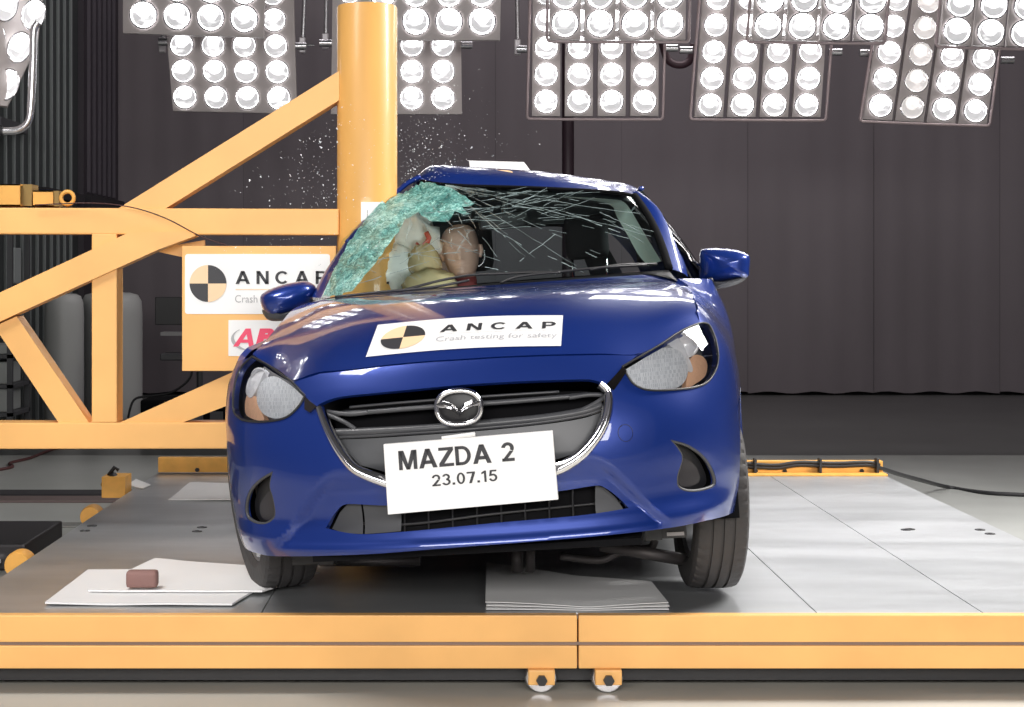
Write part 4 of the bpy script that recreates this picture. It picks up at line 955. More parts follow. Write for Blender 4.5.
headlight(lampL, ((278, 398), 23, 1.05, [(302, 396), (302, 396), (290, 385), (274, 375), (262, 378), (255, 390), (255, 403), (261, 413), (273, 417.5), (284, 415), (295, 406)]), ((253, 376), 11), [(240, 396), (246, 392), (252, 398), (256, 410), (258, 418), (246, 417), (239, 411)], [(262, 366), (262, 366), (254, 384), (246, 396), (241, 390), (246, 374)], -1)
print('headlights ok')
# ---------------- windscreen
nA, nB = 33, 57
base = curve3([loc(322, 298, 1.45), loc(345, 294, 1.34), loc(397, 289.5, 1.22), loc(460, 285, 1.14), loc(500, 281.5, 1.13), loc(569, 276.5, 1.16), loc(625, 272, 1.25), loc(668, 268.5, 1.40)], nB)
head = curve3([loc(422, 181, 2.08), loc(440, 184, 2.0), loc(470, 186, 1.95), loc(527, 187.6, 1.93), loc(590, 190.6, 1.95), loc(620, 193, 1.97), loc(634, 196, 2.0)], nB)
def wsP(a, b):
    """a: 0 base .. 1 header, b: 0 left .. 1 right"""
    x = b*(nB-1); i = min(int(x), nB-2); f = x-i; P = (base[i]*(1-f)+base[i+1]*f)*(1-a)+(head[i]*(1-f)+head[i+1]*f)*a
    P = P.copy(); bul = math.sin(PI*a)
    P[0] += -.085*bul*(1+.3*a)*max(0, 1-b*2.2)**1.2; P[0] += .012*bul*b; P[2] += .030*bul*(1-.5*b)+.0; P[1] -= .012*bul
    return P
def crumple(P, k=1.0): 
    q = Vector(P)*9; return .010*k*noise.noise(q)+.006*k*noise.noise(q*2.7)
WS = np.zeros((nA, nB, 3))
for i in range(nA):
    for j in range(nB):
        a, b = i/(nA-1), j/(nB-1); P = wsP(a, b); z = math.exp(-((b)/.16)**2)+math.exp(-(((1-a)**2+(b*.8)**2)/.06))
        P[1] += crumple(P, 2.0*min(1, z)); P[2] += crumple(P*1.3, 1.4*min(1, z)); WS[i, j] = P
m = MB(); m.grid([[tuple(WS[i, j]) for j in range(nB)] for i in range(nA)]); wsc = m.build('windscreen', GLASS, car, smooth=True)
wsc['label'] = 'shattered laminated windscreen glass'
wbvh = BVHTree.FromPolygons([Vector(v) for v in m.v], m.f)
def wcast(px, py, off=.003):
    a = loc(px, py, -1.0); d = (loc(px, py, 3.0)-a).normalized(); h, n, i, dist = wbvh.ray_cast(a, d)
    if h is None: return None
    if n.dot(d) > 0: n = -n
    return h+n*off
# crazed teal zone
def crazed():
    m = mat('crazed_glass_teal', (.20, .50, .44), .5, 0, .15); nt = m.node_tree; b = nt.nodes['Principled BSDF']; N = nt.nodes.new; L = nt.links.new
    tc = N('ShaderNodeTexCoord'); v = N('ShaderNodeTexVoronoi'); v.feature = 'DISTANCE_TO_EDGE'; v.inputs['Scale'].default_value = 85; nz = N('ShaderNodeTexNoise'); nz.inputs['Scale'].default_value = 14; nz.inputs['Detail'].default_value = 5
    n3 = N('ShaderNodeTexNoise'); n3.inputs['Scale'].default_value = 60; n3.inputs['Detail'].default_value = 4; n3.inputs['Distortion'].default_value = 1.5; L(tc.outputs['Object'], n3.inputs[0])
    L(tc.outputs['Object'], v.inputs[0]); L(tc.outputs['Object'], nz.inputs[0])
    r = N('ShaderNodeValToRGB'); e = r.color_ramp.elements; e[0].position = .32; e[0].color = (.03, .14, .13, 1); e[1].position = .68; e[1].color = (.42, .70, .64, 1); x = e.new(.50); x.color = (.13, .36, .32, 1)
    n4 = N('ShaderNodeTexNoise'); n4.inputs['Scale'].default_value = 9; n4.inputs['Detail'].default_value = 6; n4.inputs['Roughness'].default_value = .7; L(tc.outputs['Object'], n4.inputs[0]); ma = N('ShaderNodeMath'); ma.operation = 'MULTIPLY_ADD'; ma.inputs[1].default_value = .8; L(n4.outputs[0], ma.inputs[0]); L(n3.outputs[0], ma.inputs[2]); ms = N('ShaderNodeMath'); ms.operation = 'SUBTRACT'; ms.inputs[1].default_value = .41; L(ma.outputs[0], ms.inputs[0]); L(ms.outputs[0], r.inputs[0]); L(r.outputs[0], b.inputs['Base Color'])
    mr = N('ShaderNodeMapRange'); mr.inputs[1].default_value = .40; mr.inputs[2].default_value = .52; mr.inputs[3].default_value = 1; mr.inputs[4].default_value = .80; L(nz.outputs[0], mr.inputs[0]); L(mr.outputs[0], b.inputs['Alpha'])
    bp = N('ShaderNodeBump'); bp.inputs['Strength'].default_value = .8; bp.inputs['Distance'].default_value = .004; L(v.outputs['Distance'], bp.inputs['Height']); L(bp.outputs[0], b.inputs['Normal']); return m
CRZ = crazed()
def px_patch(name, outline, m, parent, off=.004, step=3.0, fn=None, jit=0.0):
    fn = fn or wcast; poly = np.array(outline, float); x0, y0 = poly.min(0); x1, y1 = poly.max(0); idx = {}; V = []; Fc = []
    L_ = densify([tuple(p) for p in poly], step)
    gx, gy = np.meshgrid(np.arange(x0, x1, step), np.arange(y0, y1, step)); g = np.stack([gx.ravel(), gy.ravel()], -1); g = g[inside(g, poly)]
    B_ = np.array(L_); d = np.min(np.hypot(g[:, None, 0]-B_[None, :, 0], g[:, None, 1]-B_[None, :, 1]), 1); g = g[d > step*.4]
    vs = [Vector(p) for p in L_]+[Vector(p) for p in g]; ed = [(i, (i+1) % len(L_)) for i in range(len(L_))]
    rv, re, rf, *_ = delaunay_2d_cdt(vs, ed, [], 0, 1e-6); VV = np.array([(v.x, v.y) for v in rv]); P = []
    for v in VV: 
        h = fn(v[0], v[1], off); P.append(h)
    for f in rf:
        c = VV[list(f)].mean(0)
        if inside(c[None], poly)[0] and all(P[i] is not None for i in f): Fc.append(tuple(f))
    P = [Vector((0, 0, 0)) if p is None else p for p in P]
    if jit: P = [p+Vector((0, -abs(jit*noise.noise(p*30)), jit*noise.noise(p*25))) for p in P]
    used = sorted({i for f in Fc for i in f}); mp_ = {i: k for k, i in enumerate(used)}
    return M3(name, [P[i] for i in used], [tuple(mp_[i] for i in f) for f in Fc], m, parent, smooth=True)
teal = [(323, 297), (334, 272), (349, 243.5), (366, 219.5), (386, 199), (402, 185), (424, 180.5), (438, 186), (452, 190), (461, 196), (478, 205), (462, 207), (470, 216), (455, 214), (448, 222), (432, 222), (419, 214), (405, 219), (399, 232), (390, 244), (380, 259), (368, 272), (357, 286), (351, 293.5)]
px_patch('crazed_glass', teal, CRZ, wsc, .004, 2.6, jit=.012)
# cracks: thin bright lines
crk = MB(); r_ = random.Random(3)
def crack(p0, p1, wob=2.0, seg=10, w=.0011, brk=.25, off=.004):
    pts = []
    for k in range(seg+1):
        t = k/seg; x = p0[0]+(p1[0]-p0[0])*t+r_.uniform(-wob, wob)*.35; y = p0[1]+(p1[1]-p0[1])*t+r_.uniform(-wob, wob)*.35; pts.append(wcast(x, y, off))
    for a, b in zip(pts[:-1], pts[1:]):
        if a is None or b is None or r_.random() < brk: continue
        if (a-b).length > .12: continue
        crk.tube([a, b], w*r_.uniform(.4, 1.0), 4)
src = (446, 186)
for tgt in ((664, 240), (655, 232), (628, 240), (600, 255), (585, 272), (556, 276), (530, 262), (500, 262), (505, 238), (575, 200), (610, 205), (560, 214), (640, 215), (510, 215), (470, 243), (452, 250), (520, 196), (540, 200)):
    crack(src, tgt, 2.2, 16, .0010, .35)
for a, b, w in (((566, 213), (620, 234), .0024), ((600, 213), (640, 233), .0018), ((490, 228), (522, 246), .002), ((548, 257), (588, 275), .002), ((482, 267), (512, 274), .0026), ((440, 240), (500, 262), .0012), ((508, 206), (548, 212), .0024), ((560, 232), (520, 262), .0012), ((463, 205), (520, 195), .0014), ((430, 205), (472, 246), .0018), ((415, 215), (500, 208), .0015), ((352, 265), (440, 250), .0014), ((358, 285), (430, 262), .0014), ((390, 250), (455, 262), .0012), ((400, 265), (440, 238), .0010), ((470, 232), (455, 255), .0012), ((585, 253), (598, 259), .0016), ((605, 220), (648, 246), .0012), ((440, 255), (478, 251), .0014)):
    crack(a, b, 1.2, 9, w, .15)
for _ in range(46):
    x = r_.uniform(425, 560); y = r_.uniform(188, 232); L = r_.uniform(12, 50); a = r_.gauss(-.12, .22); crack((x, y), (x+L, y+L*a), 1.2, 5, .0009, .25)
for _ in range(26):
    x = r_.uniform(335, 435); y = r_.uniform(200, 290); L = r_.uniform(6, 24); a = r_.uniform(0, 6.28); crack((x, y), (x+L*math.cos(a), y+L*math.sin(a)), 1.2, 3, .0008, .2, .009)
CRM = mat('crack_white', (.30, .38, .38), .25, 0, .5)
ck = crk.build('crack_lines', CRM, wsc); ck['kind'] = 'stuff'
# black border of the windscreen
def edge_band(P, Q, name, m, th=.0):
    mb = MB(); mb.grid([[tuple(p) for p in P], [tuple(q) for q in Q]]); return mb.build(name, m, car, smooth=True)
NR = nA
rE = [WS[i, -1] for i in range(nA)]
mb = MB(); mb.tube([Vector(p)+Vector((.004, 0, 0)) for p in rE], .016, 6); mb.build('windscreen_seal', VBLK, car, smooth=True)
mb = MB(); mb.tube([Vector(p) for p in head], .008, 6); mb.build('windscreen_seal', VBLK, car, smooth=True)
# cowl and wipers
mb = MB(); mb.grid([[tuple(Rb[min(NB-1, int(k/40*(NB-1)))]+np.array((0, -.01, -.012))) for k in range(41)], [tuple(base[min(nB-1, int(k/40*(nB-1)))]+np.array((0, .02, -.004))) for k in range(41)]]); mb.build('cowl_panel', BLK, car, smooth=True)
for P in ([(500, 283), (520, 279.5), (560, 275), (600, 271), (645, 268)], [(400, 291), (440, 284), (470, 278.5), (500, 277), (535, 275.5), (560, 276)], [(335, 297), (380, 292), (430, 287.5), (470, 283.5)], [(590, 273), (620, 268), (655, 267)]):
    pts = [wcast(x, y, .014) or loc(x, y, 1.13) for x, y in P]; MB().tube(bezier_pts(pts, 6), .0055, 6).build('wiper', BLK, car, smooth=True)
# ---------------- roof
rows = []
hd = [Vector(p) for p in head]
def row(pxs, n=nB): return curve3(pxs, n)
r0 = np.array([tuple(Vector(p)+Vector((0, .0, .006))) for p in head])
r1 = row([loc(417, 178, 2.13), loc(428, 173, 2.12), loc(445, 171.5, 2.08), loc(490, 174, 2.06), loc(540, 177, 2.06), loc(590, 182, 2.08), loc(620, 187, 2.10), loc(636, 191.5, 2.12)])
r2 = row([loc(418, 177, 2.35), loc(425, 170.5, 2.35), loc(433, 167.3, 2.35), loc(468, 168.5, 2.35), loc(532, 171.5, 2.35), loc(583, 177.5, 2.35), loc(627, 184.5, 2.35), loc(639, 190, 2.32)])
def rowl(v, h, e, hw): return np.array([(s_*hw-float(bendu(v)), v, e+(h-e)*(1-abs(s_)**3.2)) for s_ in np.linspace(-1, 1, nB)])
r3 = rowl(2.8, 1.465, 1.37, .53); r4 = rowl(3.3, 1.44, 1.34, .52); r5 = rowl(3.68, 1.405, 1.31, .50); r6 = rowl(3.80, 1.385, 1.30, .48)
m = MB(); RW = [r0, r1, r2, r3, r4, r5, r6]; RR = []
for j in range(nB): RR.append(bezier_pts([Vector(r[j]) for r in RW], 5))
m.grid([[RR[j][i] for j in range(nB)] for i in range(len(RR[0]))]); roof = m.build('roof', BLUE, car, smooth=True)
m = MB(); m.grid([[RR[j][i]+Vector((0, .02, -.035)) for j in range(nB)] for i in range(len(RR[0]))]); m.build('headlining', mat('headlining_grey', (.12, .14, .14), .8), car, smooth=True)
# plate and round marker on the roof
a, b, c_, d = loc(470, 169, 2.35), loc(531, 171.5, 2.35), loc(524, 162, 2.62), loc(469, 160.5, 2.62)
mb = MB(); mb.add([a, b, c_, d]+[p+Vector((0, 0, -.012)) for p in (a, b, c_, d)], [(0, 1, 2, 3), (7, 6, 5, 4), (0, 4, 5, 1), (1, 5, 6, 2), (2, 6, 7, 3), (3, 7, 4, 0)])
mb.build('roof_plate', WHT, car)
mb = MB(); cxy = [loc(501+12*math.cos(t), 173.3+2.4*math.sin(t), 2.13+.04*(-math.sin(t))) for t in np.linspace(0, 2*PI, 24, endpoint=False)]; mb.add([p+Vector((0, -.004, .004)) for p in cxy], [tuple(range(24))]); mb.build('roof_marker', mat('marker_peach', (.85, .55, .30), .5), car)
# ---------------- pillars and side glass
def strip_between(A, B, name, m, n=4, bul=.012, dirn=(1, -.3, .2)):
    G = []; d = Vector(dirn).normalized()
    for j in range(n+1):
        t = j/n; G.append([Vector(p)*(1-t)+Vector(q)*t+d*bul*math.sin(PI*t) for p, q in zip(A, B)])
    mb = MB(); mb.grid(G); return mb.build(name, m, car, smooth=True)
n_ = 25
inR = [loc(*p) for p in ((668, 268.5, 1.42), (662, 256, 1.50), (650.5, 227.5, 1.74), (641, 207, 1.90), (632.5, 192, 2.03))]
outR = [loc(*p) for p in ((688, 277, 1.50), (683.5, 260, 1.60), (661, 212, 1.88), (649, 199, 1.96), (639, 192, 2.05))]
iR = curve3(inR, n_); oR = curve3(outR, n_); strip_between(iR, oR, 'a_pillar', BLUE)
# roof rail continues to the rear
inL = curve3([loc(321, 298, 1.45), loc(334, 271, 1.60), loc(349, 243, 1.76)], n_); outL = curve3([loc(311, 297.5, 1.52), loc(326, 270, 1.66), loc(345, 243.5, 1.80)], n_)
strip_between(inL, outL, 'a_pillar', BLUE, dirn=(-1, -.3, .2))
mb = MB(); mb.tube(bezier_pts([loc(347, 243, 1.78), loc(366, 221, 1.90), loc(388, 200, 2.0), loc(406, 184, 2.06), loc(420, 177, 2.1)], 6), .012, 6); mb.build('bent_roof_rail', BLUE, car, smooth=True)
SG = glassmat('side_glass', (.45, .52, .52), .04)
for s in (1, -1):
    def bl(t): return Vector(dent(S(s*t, 1.0, -.005)[0]))
    v0 = [1.50, 1.9, 2.3, 2.8, 3.3, 3.65, 3.9]
    beltp = [bl(t) for t in (1.95, 2.35, 2.8, 3.3, 3.75, 4.05, 4.25)]
    topp = [Vector(oR[3]) if s == 1 else Vector(outL[3]), Vector(oR[-4]) if s == 1 else Vector((-.50, 2.0, 1.36)), Vector(RR[-1 if s == 1 else 0][10]), Vector(RR[-1 if s == 1 else 0][15]), Vector(RR[-1 if s == 1 else 0][20]), Vector(RR[-1 if s == 1 else 0][25]), Vector(RR[-1 if s == 1 else 0][29])]
    if s == -1: topp[0] = Vector(outL[2]); 
    bc = curve3(beltp, 31); tc_ = curve3(topp, 31)
    for (i0, i1, nm) in ((1, 15, 'front_side_window'), (16, 25, 'rear_side_window')):
        if s == -1 and i0 == 1: continue   # the struck front side window is gone
        strip_between(bc[i0:i1+1], tc_[i0:i1+1], nm, SG, bul=.02, dirn=(s, 0, 0))
    strip_between(bc[14:18], tc_[14:18], 'b_pillar', BLK, bul=.02, dirn=(s, 0, 0)); strip_between(bc[24:], tc_[24:], 'c_pillar', BLUE, bul=.03, dirn=(s, 0, 0))
    mb = MB(); mb.tube([Vector(p) for p in tc_[(9 if s == 1 else 12):]], .012, 6); mb.build('roof_rail', BLUE, car, smooth=True)
    mb = MB(); mb.tube([Vector(p) for p in bc], .012, 6); mb.build('window_trim', BLK, car, smooth=True)
# tailgate
yb = 3.98
G = []
for i in range(9):
    t = i/8; vv = 3.80+(4.02-3.80)*t; ww = 1.385*(1-t)+1.02*t; hw = .47*(1-t)+.60*t
    G.append([(hw*s_-.22, vv-.10*abs(s_)**3, ww-.07*(1-t)*abs(s_)**3) for s_ in np.linspace(-1, 1, 21)])
mb = MB(); mb.grid([r[3:18] for r in G[1:8]]); mb.build('rear_window', glassmat('rear_glass', (.85, .93, .93), .03, 0, .05, (.5, .6, .6)), car, smooth=True)
mb = MB(); mb.grid([r[:4] for r in G]); mb.grid([r[17:] for r in G]); mb.grid([r[3:18] for r in G[:2]]); mb.grid([r[3:18] for r in G[7:]]); mb.build('tailgate_frame', mat('tailgate_inner_dark', (.012, .012, .015), .6), car, smooth=True)
# ---------------- cabin interior
INT = mat('cabin_black', (.016, .016, .018), .75)
mb = MB(); mb.box((-.68, 1.05, .2), (.72, 3.9, .24)); mb.box((-.66, .95, .25), (.70, 1.0, .9)); mb.build('floor_pan', INT, car)
mb = MB(); G = []
for i in range(7):
    t = i/6; G.append([tuple(np.array(base[j])*(1-t)+np.array((base[j][0]*.94, 1.86, base[j][2]-.05-.02*t))*t+np.array((0, .03*(1-t), -.016-.03*math.sin(PI*t)*0))) for j in range(0, nB, 2)])
mb.grid(G); G2 = G[-1]; mb.grid([G2, [(p[0], p[1]+.03, p[2]-.25) for p in G2], [(p[0], p[1]-.1, .45) for p in G2]]); mb.build('dashboard', INT, car, smooth=True)
SEAT = mat('seat_fabric_black', (.012, .011, .013), .85)
def rbox(mb, a, b, bev): mb.box(a, b, bev=bev)
def seat(u0, nm='seat', hr=True):
    mb = MB(); mb.box((u0-.26, 2.02, .30), (u0+.26, 2.52, .50), bev=.05); s_ = mb.build('seat_cushion', SEAT, car, smooth=True)
    T = Matrix.Translation((u0, 2.52, .46)) @ Matrix.Rotation(math.radians(-17), 4, 'X')
    mb = MB(); mb.box((-.25, -.07, 0), (.25, .07, .62), bev=.06, mat=T); mb.build('seat_back', SEAT, s_, smooth=True)
hc = loc(586.5, 238, 2.42)
seat(hc.x)
mb = MB(); mb.box((hc.x-.095, hc.y-.05, hc.z-.092), (hc.x+.095, hc.y+.05, hc.z+.10), bev=.035); hr = mb.build('headrest', SEAT, car, smooth=True)
for px in (572, 606): a = loc(px, 258, 2.42); MB().tube([a, a+Vector((0, .01, -.12))], .006, 8).build('headrest_post', CHR, hr, smooth=True)
dcen = loc(461, 252, 2.12); seat(dcen.x-.03)
mb = MB(); hb = loc(470, 245, 2.42); mb.box((hb.x-.10, hb.y-.04, hb.z-.12), (hb.x+.10, hb.y+.05, hb.z+.10), bev=.04); mb.build('headrest', SEAT, car, smooth=True)
mb = MB(); mb.box((-.55, 3.15, .30), (.58, 3.35, .90), bev=.05); mb.build('rear_bench', SEAT, car, smooth=True)
# rear view mirror
a = loc(503, 221, 1.82); mb = MB(); mb.box((a.x-.10, a.y-.02, a.z-.03), (a.x+.10, a.y+.02, a.z+.03), bev=.015); mb.tube([a, a+Vector((.02, .0, .09))], .012, 8); mb.build('rear_view_mirror', BLK, car, smooth=True)
# pale pillar trims seen through the glass
TRM = mat('pale_green_trim', (.72, .85, .78), .6)
A = curve3([loc(*p) for p in ((556, 192, 2.02), (600, 196, 2.04), (620, 200, 2.03), (628, 206, 2.0), (640, 226, 1.86), (652, 246, 1.70), (661, 261, 1.58))], 31)
B = curve3([loc(*p) for p in ((556, 196, 2.06), (596, 201, 2.09), (612, 206, 2.09), (616, 215, 2.06), (628, 236, 1.93), (638, 254, 1.80), (648, 266, 1.68))], 31)
strip_between(A, B, 'pillar_trim', TRM, bul=.01, dirn=(0, -1, 0))
mb = MB(); mb.tube(bezier_pts([loc(633, 222, 2.3), loc(634, 236, 2.3), (loc(640, 246, 2.3)), loc(642, 260, 2.25)], 6), .022, 8); mb.build('seat_belt', BLK, car, smooth=True)
# steering wheel
sc_ = loc(412, 312, 1.90); T = Matrix.Translation(sc_) @ Matrix.Rotation(math.radians(-22), 4, 'X')
mb = MB(); mb.tube([T @ Vector((.18*math.cos(t), 0, .18*math.sin(t))) for t in np.linspace(0, 2*PI, 41)], .017, 8, cap=False); sw_ = mb.build('steering_wheel', BLK, car, smooth=True)
for t in (0, PI, -PI/2): MB().tube([T @ Vector((.18*math.cos(t), 0, .18*math.sin(t))), T @ Vector((.04*math.cos(t), .01, .04*math.sin(t)))], .015, 6).build('wheel_spoke', BLK, sw_)
MB().lathe([(0, .03), (.06, .02), (.075, 0), (0, -.01)], 20, T @ Matrix.Rotation(PI/2, 4, 'X')).build('wheel_hub', BLK, sw_, smooth=True)
# airbags
def blob(name, outline_c, m, seed, parent=car, k=.12):
    (cx_, cy_, v_), (rx, ry, rv) = outline_c; c = loc(cx_, cy_, v_); sc2 = (v_+4.8)/F; mb = MB(); V = []; Fc = []; nu, nv = 28, 16
    for i in range(nv+1):
        ph = PI*i/nv
        for j in range(nu):
            th = 2*PI*j/nu; d = Vector((math.sin(ph)*math.cos(th), math.sin(ph)*math.sin(th), math.cos(ph))); r = 1+k*noise.noise(d*2.6+Vector((seed, 0, 0)))+k*.5*noise.noise(d*6+Vector((0, seed, 0)))
            V.append(c+Vector((d.x*rx*sc2*r, d.y*rv*r, d.z*ry*sc2*r)))
    for i in range(nv):
        for j in range(nu): Fc.append((i*nu+j, i*nu+(j+1) % nu, (i+1)*nu+(j+1) % nu, (i+1)*nu+j))
    mb.add(V, Fc); return mb.build(name, m, parent, smooth=True)
AB = mat('airbag_fabric_white', (.93, .94, .88), .7, bump=(18, .5)); AB2 = mat('airbag_fabric_khaki', (.52, .42, .23), .7, bump=(14, .4))
ab1 = blob('curtain_airbag', ((413, 246, 2.04), (25, 36, .06)), AB, 3, k=.35)
ab2 = blob('curtain_airbag', ((400, 270, 1.98), (22, 24, .05)), AB, 9, k=.3)
ab3 = blob('steering_airbag', ((430, 283, 1.90), (27, 13, .06)), AB2, 5, k=.18)
ab4 = blob('steering_airbag', ((424, 264, 1.96), (17, 20, .05)), AB2, 8, k=.2)
for pts in ([(416, 243), (421, 247), (427, 241)], [(426, 232), (429, 238), (427, 243)]):
    P = [loc(x, y, 1.965) for x, y in pts]; MB().tube(P, .007, 6, sx=1.6).build('airbag_mark', mat('red_mark', (.55, .04, .04), .6), ab1, smooth=True)
ol = bpy.data.lights.new('cabin_fill_light', 'AREA'); ol.shape = 'RECTANGLE'; ol.size = .30; ol.size_y = .05; ol.energy = 1.3  # added fill light, unseen on the dash, brightens dummy and airbags
olo = bpy.data.objects.new('cabin_fill_light', ol); COL.objects.link(olo); olo.location = CM @ Vector((-.15, 1.55, 1.02)); olo.rotation_euler = (CM @ loc(440, 255, 2.1)-olo.location).to_track_quat('-Z', 'Y').to_euler()
# ---------------- mirrors
def mirror(pxs, v, side, black_pts, stem):
    c = Vector((sum(p[0] for p in pxs)/len(pxs), sum(p[1] for p in pxs)/len(pxs), 0)); P = bezier_pts([Vector((*p, 0)) for p in pxs], 6, closed=True); mb = MB(); G = []
    for (k, dv, ) in ((.0, -.075), (.15, -.0745), (.35, -.070), (.5, -.064), (.65, -.055), (.76, -.046), (.85, -.035), (.95, -.015), (1.0, .01), (1.0, .05), (.96, .065), (.0, .066)):
        G.append([loc(*(c+(p-c)*k)[:2], v+dv+(-(p.x-c.x)*side*.0012)*k) for p in P+[P[0]]])
    mb.grid(G); o_ = mb.build('door_mirror', BLUE, car, smooth=True, ang=60)
    P2 = bezier_pts([Vector((*p, 0)) for p in black_pts], 6, closed=True); c2 = sum(P2, Vector())/len(P2); mb = MB(); G = []
    for (k, dv) in ((.0, -.060), (.6, -.05), (.9, -.03), (1.0, .0), (1.0, .045), (0, .05)): G.append([loc(*(c2+(p-c2)*k)[:2], v+dv) for p in P2+[P2[0]]])
    mb.grid(G); mb.build('mirror_base', DGR, o_, smooth=True)
    mb = MB(); mb.tube([loc(x, y, vv) for x, y, vv in stem], [.022, .017, .02], 8, sx=1.2); mb.build('mirror_stem', BLK, o_, smooth=True)
    return o_
mirror([(701, 282), (699.5, 268), (700, 252), (706, 248.5), (722, 248.3), (738, 250.5), (748, 254.5), (750, 259), (749.5, 268), (748, 277), (738, 279), (718, 282.5)], 1.60, 1, [(702, 281), (720, 281.5), (738, 278), (748, 276.5), (738, 284), (720, 288.5), (704, 289)], [(710, 286, 1.60), (706, 294, 1.58), (700, 302, 1.55)])
mirror([(260, 300), (263, 293), (278, 286), (295, 282), (308, 281.5), (316, 288), (312, 300), (302, 308), (288, 314), (272, 317), (264, 311)], 1.52, -1, [(263, 309), (280, 313), (298, 309), (300, 313), (286, 320), (272, 321), (265, 317)], [(305, 300, 1.55), (312, 304, 1.55), (320, 306, 1.52)])
# ---------------- wheels
def tyre(parent_name, X, Yw, Zc, R0, width, yaw, camber, side):
    """wheel in world axes placed under the car"""
    W_ = empty(parent_name, (0, 0, 0)); W_.parent = car
    T = Matrix.Translation((X, Yw, Zc)) @ Matrix.Rotation(yaw, 4, 'Z') @ Matrix.Rotation(camber, 4, 'Y') @ Matrix.Rotation(PI/2, 4, 'Y')
    TL = CM.inverted() @ T; W_.matrix_local = Matrix.Identity(4) if False else TL
    h = width/2; g = .0075
    pr = [(R0*.66, -h*.82), (R0*.72, -h*.97), (R0*.84, -h), (R0*.93, -h*.97), (R0*.975, -h*.88), (R0*.99, -h*.74)]
    for cg in (-.42, -.02, .38):
        pr += [(R0, (cg-.055)*h), (R0-g, (cg-.05)*h), (R0-g, (cg+.05)*h), (R0, (cg+.055)*h)]
    pr += [(R0*.99, h*.74), (R0*.975, h*.88), (R0*.93, h*.97), (R0*.84, h), (R0*.72, h*.97), (R0*.66, h*.82)]
    n = 180; mb = MB(); V = []; Fc = []
    for i, (r, z) in enumerate(pr):
        for k in range(n):
            t = 2*PI*k/n; rr2 = r-(.005 if (k % 4 == 0 and abs(z) > h*.5 and r > R0*.955) else 0); V.append(Vector((rr2*math.cos(t), rr2*math.sin(t), z)))
    for i in range(len(pr)-1):
        for k in range(n): k2 = (k+1) % n; Fc.append((i*n+k, i*n+k2, (i+1)*n+k2, (i+1)*n+k))
    me = bpy.data.meshes.new('tyre'); me.from_pydata([tuple(v) for v in V], [], Fc); link('tyre', me, RUB, W_, ang=25)
    mb = MB(); mb.lathe([(R0*.66, -h*.8), (R0*.60, -h*.7), (R0*.58, 0), (R0*.60, h*.7), (R0*.67, h*.82)], 48); mb.lathe([(0, side*h*.55), (R0*.15, side*h*.6), (R0*.17, side*h*.4)], 24)
    for k in range(7):
        t = 2*PI*k/7; d = Vector((math.cos(t), math.sin(t), 0)); mb.tube([d*R0*.1+Vector((0, 0, side*h*.45)), d*R0*.62+Vector((0, 0, side*h*.6))], [.03, .022], 6)
    me = bpy.data.meshes.new('rim'); me.from_pydata([tuple(v) for v in mb.v], [], mb.f); link('wheel_rim', me, mat('alloy_grey', (.45, .46, .48), .35, .8), W_, ang=30)
    me = bpy.data.meshes.new('disc'); mb = MB(); mb.lathe([(0, 0), (R0*.45, 0), (R0*.45, .02), (0, .02)], 32); me.from_pydata([tuple(v) for v in mb.v], [], mb.f); link('brake_disc', me, mat('brake_steel', (.2, .19, .18), .4, .8), W_, ang=30)
    return W_
tyre('front_wheel', .856, 5.53, .270+.300, .300, .176, math.radians(1), math.radians(0), 1)
tyre('front_wheel', -.635, 5.62, .254+.297, .300, .19, math.radians(19), math.radians(-7), -1)
tyre('rear_wheel', 1.08, 8.06, .252+.303, .303, .19, -YAW, 0, 1)
tyre('rear_wheel', -.39, 8.27, .252+.303, .303, .19, -YAW, 0, -1)
# inner arches and underbody
for s in (1, -1):
    mb = MB(); G = []
    for a in np.linspace(math.radians(-10), math.radians(190), 19):
        G.append([(s*u, .83+.33*math.cos(a), .30+.33*math.sin(a)) for u in (.80, .68, .50)])
    mb.grid(G); mb.build('wheel_arch_liner', VBLK, car, smooth=True)
mb = MB(); mb.box((-.5, .10, .24), (.5, .95, .26)); mb.box((-.52, .45, .26), (.52, 1.1, .62)); mb.box((-.62, 1.2, .17), (.62, 3.8, .20)); mb.build('underbody_tray', VBLK, car)
UB = mat('underbody_steel', (.11, .10, .10), .5, .6)
mb = MB(); mb.tube(bezier_pts([loc(560, 556, .9), loc(600, 560, .9), loc(620, 552, .9), loc(650, 548, .9), loc(655, 540, .9)], 6), .014, 8); mb.build('exhaust_pipe', UB, car, smooth=True)
for a_, b_, r in (((517, 545), (517, 572), .02), ((530, 545), (530, 572), .016), ((600, 545), (686, 560), .022), ((320, 560), (420, 560), .022)): MB().tube([loc(*a_, .85), loc(*b_, .85)], r, 8).build('suspension_arm', UB, car, smooth=True)
for px0, px1, py0, py1 in ((645, 662, 531, 541), (662, 686, 528, 539), (318, 333, 557, 566), (292, 318, 557, 566)):
    a = loc(px0, py1, .42); b = loc(px1, py0, .42); MB().box((a.x, .42, a.z), (b.x, .50, b.z+.02), bev=.004).build('underbody_bracket', BLK, car)
a = loc(667, 536, .415); b = loc(684, 531.5, .415); MB().box((a.x, .412, a.z), (b.x, .418, b.z)).build('bracket_label', mat('bracket_label_grey', (.35, .33, .33), .5), car)
tag(car, 'blue metallic hatchback with shattered windscreen tilted on the sled platform', 'car')

